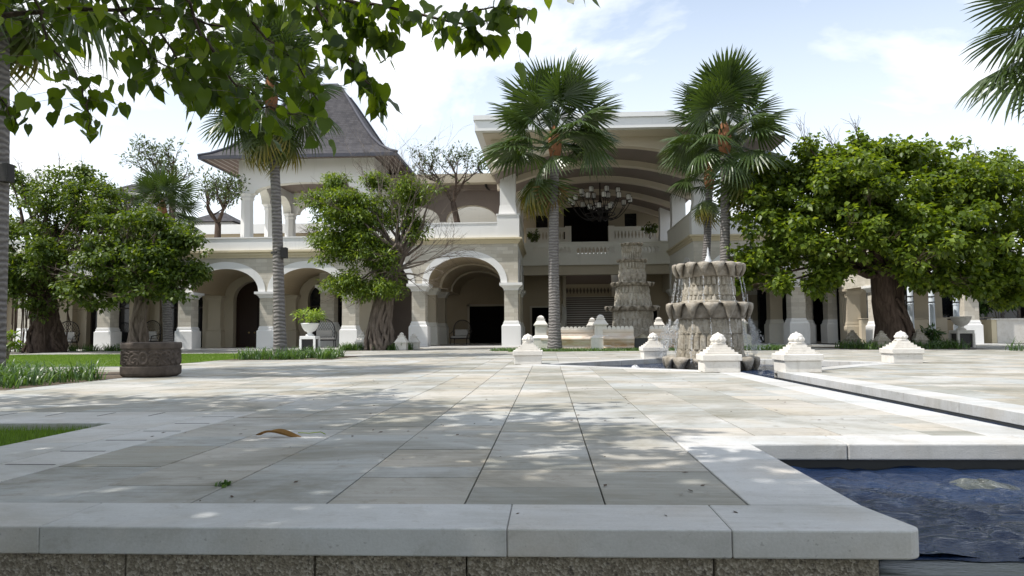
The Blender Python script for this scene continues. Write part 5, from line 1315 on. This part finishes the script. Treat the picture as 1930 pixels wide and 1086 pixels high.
# ---- fan palms
def frond_mesh(seed, lp, rb, mat, droop=.35, span=2.35, nseg=30, fold=0.0):
    """leaf stalk along +X from the origin, pleated fan blade split into fingers"""
    rr = random.Random(seed); b = MB()
    st = [(lp*i/5, 0, -.10*lp*(i/5)**2*(.6+droop)) for i in range(6)]
    b.tube(st, [.035, .032, .028, .024, .02, .016], 5)
    hx, hz = st[-1][0], st[-1][2]; slope = -.2*(.6+droop)
    for k in range(nseg):
        a = -span+2*span*(k+.5)/nseg+rr.gauss(0, .015); da = span/nseg
        ln = rb*(.80+.20*math.cos(a*.55))*rr.uniform(.92, 1.05); dr = droop*rr.uniform(.8, 1.3)
        def pt(q, ang, lift):
            r = ln*q; x = r*math.cos(ang); y = r*math.sin(ang)*(1-fold*.3)
            z = slope*r*.6-dr*(q**2.6)*ln*.55-fold*abs(y)*.55+lift
            return (hx+x*(1-.10*dr*q*q), y, hz+z)
        w1 = da*1.0
        mid = .50
        vs = [pt(.03, a, 0), pt(mid, a-w1, 0), pt(mid, a, .035), pt(mid, a+w1, 0), pt(.80, a-w1*.42, -.01), pt(.80, a, .012), pt(.80, a+w1*.42, -.01), pt(1.0, a, -.02)]
        b.add(vs, [(0, 1, 2), (0, 2, 3), (1, 4, 5, 2), (2, 5, 6, 3), (4, 7, 5), (5, 7, 6)])
    return b.mesh('frond', mat)
FR = [frond_mesh(s, 1.65, 1.62, M['frond'], d, 2.2, 32, fo) for s, d, fo in ((1, .18, .1), (2, .40, .25), (3, .62, .35), (4, .30, .5))]
FR_OLD = [frond_mesh(s, 1.5, 1.45, M['frond_old'], d, 2.1, 26, fo) for s, d, fo in ((5, .85, .5), (6, .7, .8))]
FR_DEAD = [frond_mesh(8, 1.2, 1.2, M['frond_dead'], 1.1, 1.6, 18, 1.0)]
def palm(base, top, rbase, rtop, label, seed, n=38, sc=1.0, old=5, dead=0, box=None, low=-34, oaz=None):
    rr = random.Random(seed); base = Vector(base); top = Vector(top)
    root = empty('fan_palm', base, label, 'palm tree', 'fan palms')
    b = MB(); H = (top-base).length; m = int(H/.06); v = []; sd = 14
    for i in range(m+1):
        q = i/m; p = base.lerp(top, q)+Vector((.10*math.sin(q*2.4+seed), 0, 0))*q*(1-q)*2
        r = rtop+(rbase-rtop)*math.exp(-q*H/.55)*.62+(rbase-rtop)*.38*(1-q)
        r *= 1+.018*(1 if (i % 3) == 0 else -.3)+rr.uniform(-.012, .012)
        for j in range(sd): a = 2*math.pi*j/sd; v.append(p+Vector((math.cos(a), math.sin(a), 0))*r)
    b.add(v, [(i*sd+j, i*sd+(j+1) % sd, (i+1)*sd+(j+1) % sd, (i+1)*sd+j) for i in range(m) for j in range(sd)])
    part('trunk', b, M['palm_trunk'], root, smooth=True)
    c = MB().lathe([(rtop*1.05, -.35), (rtop*1.5, .05), (rtop*1.6, .45), (rtop*1.0, .9), (.02, 1.2)], 12); c.v = [(x+top.x, y+top.y, z+top.z) for x, y, z in c.v]
    part('crown_shaft', c, M['fibre'], root, smooth=True)
    L0 = top-base
    for k in range(n):
        q = (k+.5)/n; el = R(87)-R(87-low)*q**1.05+rr.gauss(0, .10); az = k*2.39996+rr.gauss(0, .2)
        if oaz is not None and math.cos(az-oaz) < -.15 and el < R(8): el = R(rr.uniform(4, 30))
        me = FR[0] if q < .3 else FR[rr.choice([1, 3])] if q < .6 else FR[rr.choice([1, 2])]
        s = sc*rr.uniform(.85, 1.05)*(1.05 if q < .3 else 1)
        link('frond', me, root, L0+Vector((0, 0, .9*(1-q))), (rr.gauss(0, .35), -el, az), (s*rr.uniform(.9, 1.08), s*rr.uniform(.85, 1.05), s))
    for k in range(old):
        az = rr.random()*6.283 if oaz is None else oaz+rr.gauss(0, .75); s = sc*rr.uniform(.85, 1.0)
        link('frond', rr.choice(FR_OLD), root, L0+Vector((0, 0, -.1)), (rr.gauss(0, .2), R(rr.uniform(38, 66)), az), (s, s, s))
    for k in range(dead):
        link('frond', FR_DEAD[0], root, L0+Vector((0, 0, -.2)), (rr.gauss(0, .2), R(rr.uniform(62, 80)), rr.random()*6.283), (sc, sc, sc))
    if box:
        p = base.lerp(top, (box-base.z)/H)+Vector((.27, -.1, 0)); part('trunk_box', MB().box(p.x-.08, p.x+.10, p.y-.1, p.y+.1, p.z-.16, p.z+.18), M['box_dark'], root, bevel=.01)  # dark box strapped to the trunk
        part('strap', MB().lathe([(rtop*1.28, 0), (rtop*1.28, .06)], 14, cap=False), M['box_dark'], root, world=False).location = base.lerp(top, (box-base.z)/H)-base
    return root
palm((.22, 29.9, 0), P3(1046, 285, 30), .33, .175, 'tall fan palm left of the two fountains', 41, 38, 1.0, 4, 1, low=-26, oaz=3.3)
palm((*at(1370, 640, 30.5)[:2], 0), P3(1366, 278, 30.6), .30, .175, 'tall fan palm behind the wet fountain', 42, 38, 1.0, 3, 0, low=-26, oaz=-.6)
palm((*at(1322, 640, 36.5)[:2], 0), P3(1337, 345, 36.5), .30, .17, 'slimmer fan palm behind the taller one at the wet fountain', 43, 20, .80, 5, 0, low=-10, oaz=3.4)
palm((*at(529, 668, 23)[:2], 0), P3(511, 195, 23), .25, .14, 'fan palm growing from the strappy bed before the pavilion', 44, 36, .80, 9, 0, box=at(530, 478, 23)[2])
palm((*at(-14, 690, 13)[:2], 0), (at(-4, 0, 13)[0], 13, 8.2), .22, .17, 'fan palm trunk cut by the left picture edge', 45, 30, .95, 4, 0, box=at(10, 330, 13)[2])
palm((*at(318, 640, 35.5)[:2], 0), P3(305, 420, 35.5), .3, .17, 'short fan palm rising among the left trees', 46, 26, .72, 2, 0)
palm((*at(2050, 650, 19)[:2], 0), P3(2050, 62, 19), .28, .17, 'fan palm reaching in at the upper right corner', 47, 34, .98, 3, 0)

# ---- planting beds
def straps(name, label, pts, per, h, w, seed, mat='strap', cat='plants', spread=.10, L_=None):
    rg = np.random.default_rng(seed); Vs = []; Fs = []; nb = 0; seg = 5
    n = len(pts)*per; base = np.repeat(np.array(pts, float), per, 0)
    base[:, :2] += rg.normal(0, spread, (n, 2)); az = rg.uniform(0, 6.283, n); hh = h*rg.uniform(.4, 1.3, n); arch = rg.uniform(.3, 1.25, n)*hh
    for s in range(seg+1):
        q = s/seg
        r = arch*q**1.5; z = hh*(1.45*q-.75*q*q*(.6+.6*arch/hh))
        ww = w*(1-q**2.2)*.5+.0006
        c = base+np.stack([np.cos(az)*r, np.sin(az)*r, z], 1); sd = np.stack([-np.sin(az), np.cos(az), 0*az], 1)*ww
        Vs.append(c-sd); Vs.append(c+sd)
    V = np.stack(Vs, 1); m = 2*(seg+1)
    F = np.array([[2*s, 2*s+1, 2*s+3, 2*s+2] for s in range(seg)]); F = (F[None]+m*np.arange(n)[:, None, None]).reshape(-1, 4)
    return tag(link(name, np_mesh(name, V.reshape(-1, 3), F, M[mat], True)), label, cat, kind='stuff')
def scatter(poly_rect, n, seed, z=0):
    rg = np.random.default_rng(seed); x0, x1, y0, y1 = poly_rect
    return [(a, b_, z) for a, b_ in zip(rg.uniform(x0, x1, n), rg.uniform(y0, y1, n))]
def bed(x0, x1, y0, y1, lab):
    tag(part('planting_bed', MB().box(x0, x1, y0, y1, -.027, .006), M['soil']), lab, 'bed', kind='structure')
bed(-14, -7.43, 9.8, 14.58, 'soil bed of strappy plants at the left edge'); bed(-9.48, -6.27, 21.02, 24.58, 'small soil bed round the palm before the pavilion')
bed(-9.48, -6.12, 32.22, 35.88, 'soil bed round the gnarled tree'); bed(11.42, 16.18, 28.02, 33.38, 'soil bed under the broad tree'); bed(7.32, 9.58, 28.02, 29.98, 'soil bed right of the wet fountain')
tag(part('planting_bed', MB().box(-1.58, 9.08, 28.62, 38.38, -.027, .004), M['turf']), 'green strip round the dry fountain wall', 'bed', kind='structure')
straps('strappy_plants', 'strappy arching plants filling the bed at the left edge', scatter((-10.8, -7.5, 10.0, 12.6), 110, 1), 15, .36, .022, 1)
straps('strappy_plants', 'strappy plants round the palm before the pavilion', scatter((-9.3, -6.4, 21.2, 23.8), 85, 2), 16, .38, .026, 2)
straps('strappy_plants', 'low leafy plants round the gnarled tree foot', scatter((-9.4, -6.2, 32.3, 33.6), 90, 3), 16, .40, .03, 3)
straps('strappy_plants', 'dark grassy plants under the broad tree', scatter((11.5, 16, 28.1, 31.5), 110, 4), 16, .42, .03, 4)
straps('strappy_plants', 'low plants along the left arcade walk', scatter((-27, -19.5, 34.2, 35.0), 70, 5), 14, .42, .03, 5)
straps('ground_cover', 'short grass edging before the scalloped wall', scatter((-1.5, 9.0, 28.7, 30.1), 330, 6), 14, .14, .02, 6, spread=.12)
straps('ground_cover', 'short grass patch left of the palm at the wide arch', scatter((-2.3, -.4, 29.6, 31.5), 60, 7), 14, .14, .02, 7, spread=.12)
straps('ground_cover', 'short hedge plants right of the wet fountain', scatter((7.35, 9.5, 28.1, 29.8), 110, 8), 14, .24, .02, 8, spread=.12)
def shrub(name, label, loc, rad, n, per, L_, W_, mat, seed, h, group=None, stems=7):
    rr = random.Random(seed); r = empty(name, loc, label, 'shrub', group); b = MB(); C = []
    for k in range(n):
        a = rr.random()*6.283; q = rad*rr.uniform(.3, 1); e = Vector((loc[0]+q*math.cos(a), loc[1]+q*math.sin(a), loc[2]+h*rr.uniform(.45, 1)))
        C.append(tuple(e))
        if k < stems: limb(b, loc, e, .018, .006, .25, 5, 4, rr)
    part('stems', b, M['twig'], r)
    V, F = leaves(np.array(C), per, rad*.32, L_, W_, .3, seed); link('foliage', np_mesh('foliage', V-np.array(wloc(r)), F, M[mat]), r)
    return r
shrub('urn_plant', 'lime green leafy plant spilling from the white urn', (-9.92, 30.3, 1.05), .55, 20, 22, .17, .07, 'shrub_lime', 51, .65)
x, y, z = at(1350, 640, 29); 
shrub('potted_shrub', 'dark leafy shrub in the right corner of the balcony', (6.9, 50.2, 7.0), .45, 16, 26, .18, .10, 'leaf_left', 52, 1.0)
shrub('potted_shrub', 'dark leafy shrub in the left corner of the balcony', (-1.0, 50.2, 6.6), .4, 14, 26, .18, .10, 'leaf_left', 53, 1.0)
shrub('garden_shrub', 'small bright green shrub near the slim pale posts', (at(1750, 630, 30.5)[0], 30.5, .02), .40, 12, 26, .30, .09, 'fern', 54, .75)
shrub('garden_shrub', 'green shrub at the foot of the left edge palm', (at(16, 640, 20)[0], 20.0, .1), .25, 9, 20, .14, .08, 'leaf_mid', 55, .8)
for i, (px, Yp, rad, h, lab) in enumerate(((1880, 40.5, 1.3, 2.3, 'dark ferny shrub in the planter at the right edge'), (1925, 39.8, 1.2, 1.9, 'dark shrub cut by the right edge above the planter wall'), (1840, 41.8, .9, 1.5, 'low dark shrub left of the planter shrubs'))):
    shrub('garden_shrub', lab, (at(px, 600, Yp)[0], Yp, 1.1), rad, 26, 44, .34, .10, 'fern', 60+i, h)
straps('strappy_plants', 'wispy plants at the right edge before the urn', scatter((15.4, 16.6, 25.0, 26.2), 8, 12), 14, .5, .02, 12)

# ---- near heart leaved tree whose branches hang into the top of the picture
nt_ = empty('heart_leaf_tree', (-6.6, 1.2, -.78), 'near heart leaved tree hanging its branches across the top left', 'tree')
def heart_leaf():
    out = [(0, 0), (.16, -.10), (.36, -.06), (.47, .12), (.46, .32), (.36, .54), (.20, .76), (.08, .92), (.02, 1.12)]
    b = MB(); mid = [(0, q) for q in (0, .10, .25, .45, .65, .85, 1.0, 1.12)]
    v = []; 
    for x, y in out: v.append((x, -.05*(1-y)*(1-y)+.10*abs(x)*(1.0), -y))
    n = len(out); 
    for x, y in out[1:-1]: v.append((-x, .10*abs(x)-.05*(1-y)*(1-y), -y))
    # fold line points
    ridge = [(0, -.05*(1-q)*(1-q)+.02, -q) for q in (.16, .34, .56, .78)]
    b_ = len(v); v += ridge
    R_ = [0, b_, b_+1, b_+2, b_+3, n-1]
    f = [(0, 1, b_), (1, 2, b_), (2, 3, b_+1, b_), (3, 4, b_+1), (4, 5, b_+2, b_+1), (5, 6, b_+3, b_+2), (6, 7, b_+3), (7, 8, b_+3)]
    mir = lambda i: i if i in (0, n-1) or i >= b_ else n-1+i
    f += [tuple(mir(i) for i in reversed(q)) for q in f]
    v.append((.0, .0, .0)); 
    b.add(v[:-1], f)
    return b
HL = heart_leaf(); hv = np.array(HL.v); hme = HL.mesh('leaf', M['bodhi'], True)
HM = []
for k_ in range(4):
    hb = MB(); hb.f = list(HL.f); rq = random.Random(k_)
    for x_, y_, z_ in HL.v: hb.v.append((x_*(1+.1*rq.uniform(-1, 1)), y_+(.22*z_*z_*(k_-1)*.8)+.25*abs(x_)*(k_ % 2)+.05*math.sin(9*z_+k_), z_))
    HM.append(hb.mesh('leaf', M['bodhi'], True))
limbs = MB(); lr = random.Random(77); spots_ = []
def vine(pts, Y0, Y1, r0, n, size=.10, hang=.16, w=.17):
    """branch through photo positions pts; n leaves hung along it"""
    P = [Vector(at(px, py, Y0+(Y1-Y0)*i/(len(pts)-1))) for i, (px, py) in enumerate(pts)]
    fine = []
    for i in range(len(P)-1):
        for k in range(5): fine.append(P[i].lerp(P[i+1], k/5)+Vector((lr.gauss(0, .008), lr.gauss(0, .012), lr.gauss(0, .008))))
    fine.append(P[-1])
    limbs.tube(fine, [r0*(1-.8*i/len(fine))+.0015 for i in range(len(fine))], 5)
    for k in range(int(n*1.08)):
        q = fine[int(lr.random()**.85*(len(fine)-1))]
        e = q+Vector((lr.gauss(0, w*.6), lr.gauss(0, w), -abs(lr.gauss(0, hang))*.8+.03)); spots_.append((q, e, size*lr.uniform(.65, 1.15)))
vine([(-60, 40), (120, 20), (300, 20), (420, 50)], 4.6, 4.2, .018, 70, hang=.16, w=.2)
vine([(60, -40), (80, 60), (150, 150), (165, 210)], 4.2, 4.2, .008, 62, hang=.12)
vine([(165, 150), (168, 215), (170, 250)], 4.2, 4.2, .003, 12, size=.07, hang=.05, w=.045)
vine([(-20, 150), (10, 200), (30, 235)], 4.0, 4.0, .004, 22, hang=.05, w=.06, size=.09)
vine([(200, -30), (250, 60), (290, 110), (345, 150)], 4.4, 4.2, .008, 60, hang=.12)
vine([(330, -30), (380, 60), (420, 130), (480, 200), (560, 215)], 4.2, 4.0, .010, 100, hang=.14, w=.18)
vine([(430, -20), (500, 70), (560, 120), (600, 190)], 4.5, 4.4, .008, 80, hang=.14, w=.2)
vine([(300, 60), (360, 140), (430, 190)], 4.1, 4.1, .006, 50, hang=.10, w=.14)
vine([(560, -15), (620, -3), (760, 20), (880, 45), (985, 30)], 4.2, 4.0, .012, 92, hang=.10, w=.07)
vine([(588, -10), (640, 85), (680, 140), (730, 200)], 4.0, 3.9, .007, 58, hang=.06, w=.06)
vine([(640, 5), (700, 55), (760, 80)], 4.1, 4.1, .005, 40, hang=.08, w=.06)
vine([(860, 40), (900, 70), (925, 90)], 4.0, 4.0, .003, 14, hang=.05, w=.04, size=.085)
vine([(880, 20), (960, 15), (1000, 20)], 4.0, 4.0, .004, 22, hang=.05, w=.04, size=.085)
vine([(1020, -30), (1080, -12), (1115, -6)], 4.0, 4.0, .004, 8, hang=.04, w=.04, size=.08)
vine([(-40, -20), (200, -25), (420, -20), (640, -30)], 4.4, 4.3, .02, 150, hang=.12, w=.2)
# limbs that carry them back to the trunk
TB = Vector((-6.6, 1.2, 0)); crown_pts = []
for e in ((-4.2, 4.6, 3.0), (-2.2, 4.3, 2.95), (-1.2, 4.2, 2.85), (-5.5, 4.6, 3.4), (-1.0, 2.2, 4.0), (-3.0, 1.5, 4.6), (.2, 3.2, 3.9), (-4.5, -1, 4.6)):
    limb(limbs, TB+Vector((0, 0, 2.2)), e, .09, .02, .15, 9, 7, lr)
tr_ = MB(); limb(tr_, TB-Vector((0, 0, .78)), TB+Vector((0, 0, 2.4)), .30, .20, .03, 8, 12, lr); part('trunk', tr_, M['bark'], nt_, smooth=True)
part('branches', limbs, M['bark_dark'], nt_, smooth=True)
pet = MB()
for q, e, s in spots_: pet.tube([q, (q+e)/2+Vector((0, 0, .015)), e], .0012, 3, cap=False)
part('leaf_stalks', pet, M['twig'], nt_, kind='stuff')
vis = sorted(range(len(spots_)), key=lambda i: -spots_[i][2])
rest = []
def leaf_rot(): return Euler((R(lr.gauss(0, 28)), R(lr.gauss(0, 22)), lr.random()*6.283))
org = wloc(nt_)
for c, i in enumerate(vis):
    q, e, s = spots_[i]; ro = leaf_rot()
    if c < 300: link('leaf', HM[c % 4], nt_, e-org, ro, (s*lr.uniform(.8, 1.1), s, s))
    else: rest.append((e, ro, s))
# canopy above and beside the picture that shades the foreground
rg = np.random.default_rng(8); cl = []
while len(cl) < 1000:
    gx, gy = rg.uniform(-8.0, 2.3), rg.uniform(-3.0, 9.5); z = rg.uniform(5.2, 9.5)
    if gx > .9 and gy > 4.5: continue
    if gx > -.6 and gy > 3.5 and rg.random() < .66: continue
    lim = 5.6 if gx > -2 else 6.6
    if gy > lim and rg.random() < .45+.2*(gy-lim): continue
    cl.append((gx-.588*z, gy-.2*z, z))
for _ in range(150): cl.append((rg.uniform(-9, 3.5), rg.uniform(-6, -2.2), rg.uniform(-.2, 5.5)))  # unseen leaf clumps behind the camera, added to darken the front faces
cl = np.array(cl); CV, CF = leaves(cl, 42, .55, .24, .17, .5, 5, .6, .6)
o = link('canopy', np_mesh('canopy', CV-np.array(org), CF, M['bodhi']), nt_); o['kind'] = 'stuff'
cb = MB()
for i in lr.sample(range(len(cl)), 60):
    e = Vector(cl[i]); limb(cb, TB+Vector((0, 0, 2.2)), e, .08, .015, .1, 7, 5, lr)
part('canopy_branches', cb, M['bark_dark'], nt_, kind='stuff')
V = []; nv = len(hv)
for e, ro, s in rest: V.append((hv*s)@np.array(ro.to_matrix()).T+np.array(e-org))
V = np.concatenate(V); tris = []
for f in HL.f: tris += [(f[0], f[i], f[i+1]) for i in range(1, len(f)-1)]
tris = np.array(tris); F = (tris[None]+nv*np.arange(len(rest))[:, None, None]).reshape(-1, 3)
o = link('foliage', np_mesh('foliage', V, F, M['bodhi'], True), nt_); o['kind'] = 'stuff'

# ---- litter on the paving
rg = np.random.default_rng(31); n = 150; x = rg.uniform(-3, 2.5, n); y = 3.0+9*rg.uniform(0, 1, n)**1.4; ok = ~((x > .8) & (y < 5.3)); x, y = x[ok], y[ok]; n = len(x)
a = rg.uniform(0, 6.283, n); l = rg.uniform(.006, .022, n); w_ = l*rg.uniform(.25, .6, n)
d = np.stack([np.cos(a), np.sin(a), 0*a], 1); sd = np.stack([-np.sin(a), np.cos(a), 0*a], 1); B = np.stack([x, y, np.full(n, .0045)], 1)
V = np.stack([B-d*l[:, None], B+sd*w_[:, None]+np.array([0, 0, .004]), B+d*l[:, None]+np.array([0, 0, .003]), B-sd*w_[:, None]], 1).reshape(-1, 3); F = np.arange(4*n).reshape(n, 4)
tag(link('leaf_litter', np_mesh('leaf_litter', V, F, M['bark_dark'])), 'tiny dark specks of leaf litter on the paving', 'litter', kind='stuff')
wd = straps('paving_weed', 'small green weed growing in a paving joint near the front edge', [(-1.59, 3.56, 0)], 26, .035, .012, 91, 'strap', 'weed', .02)
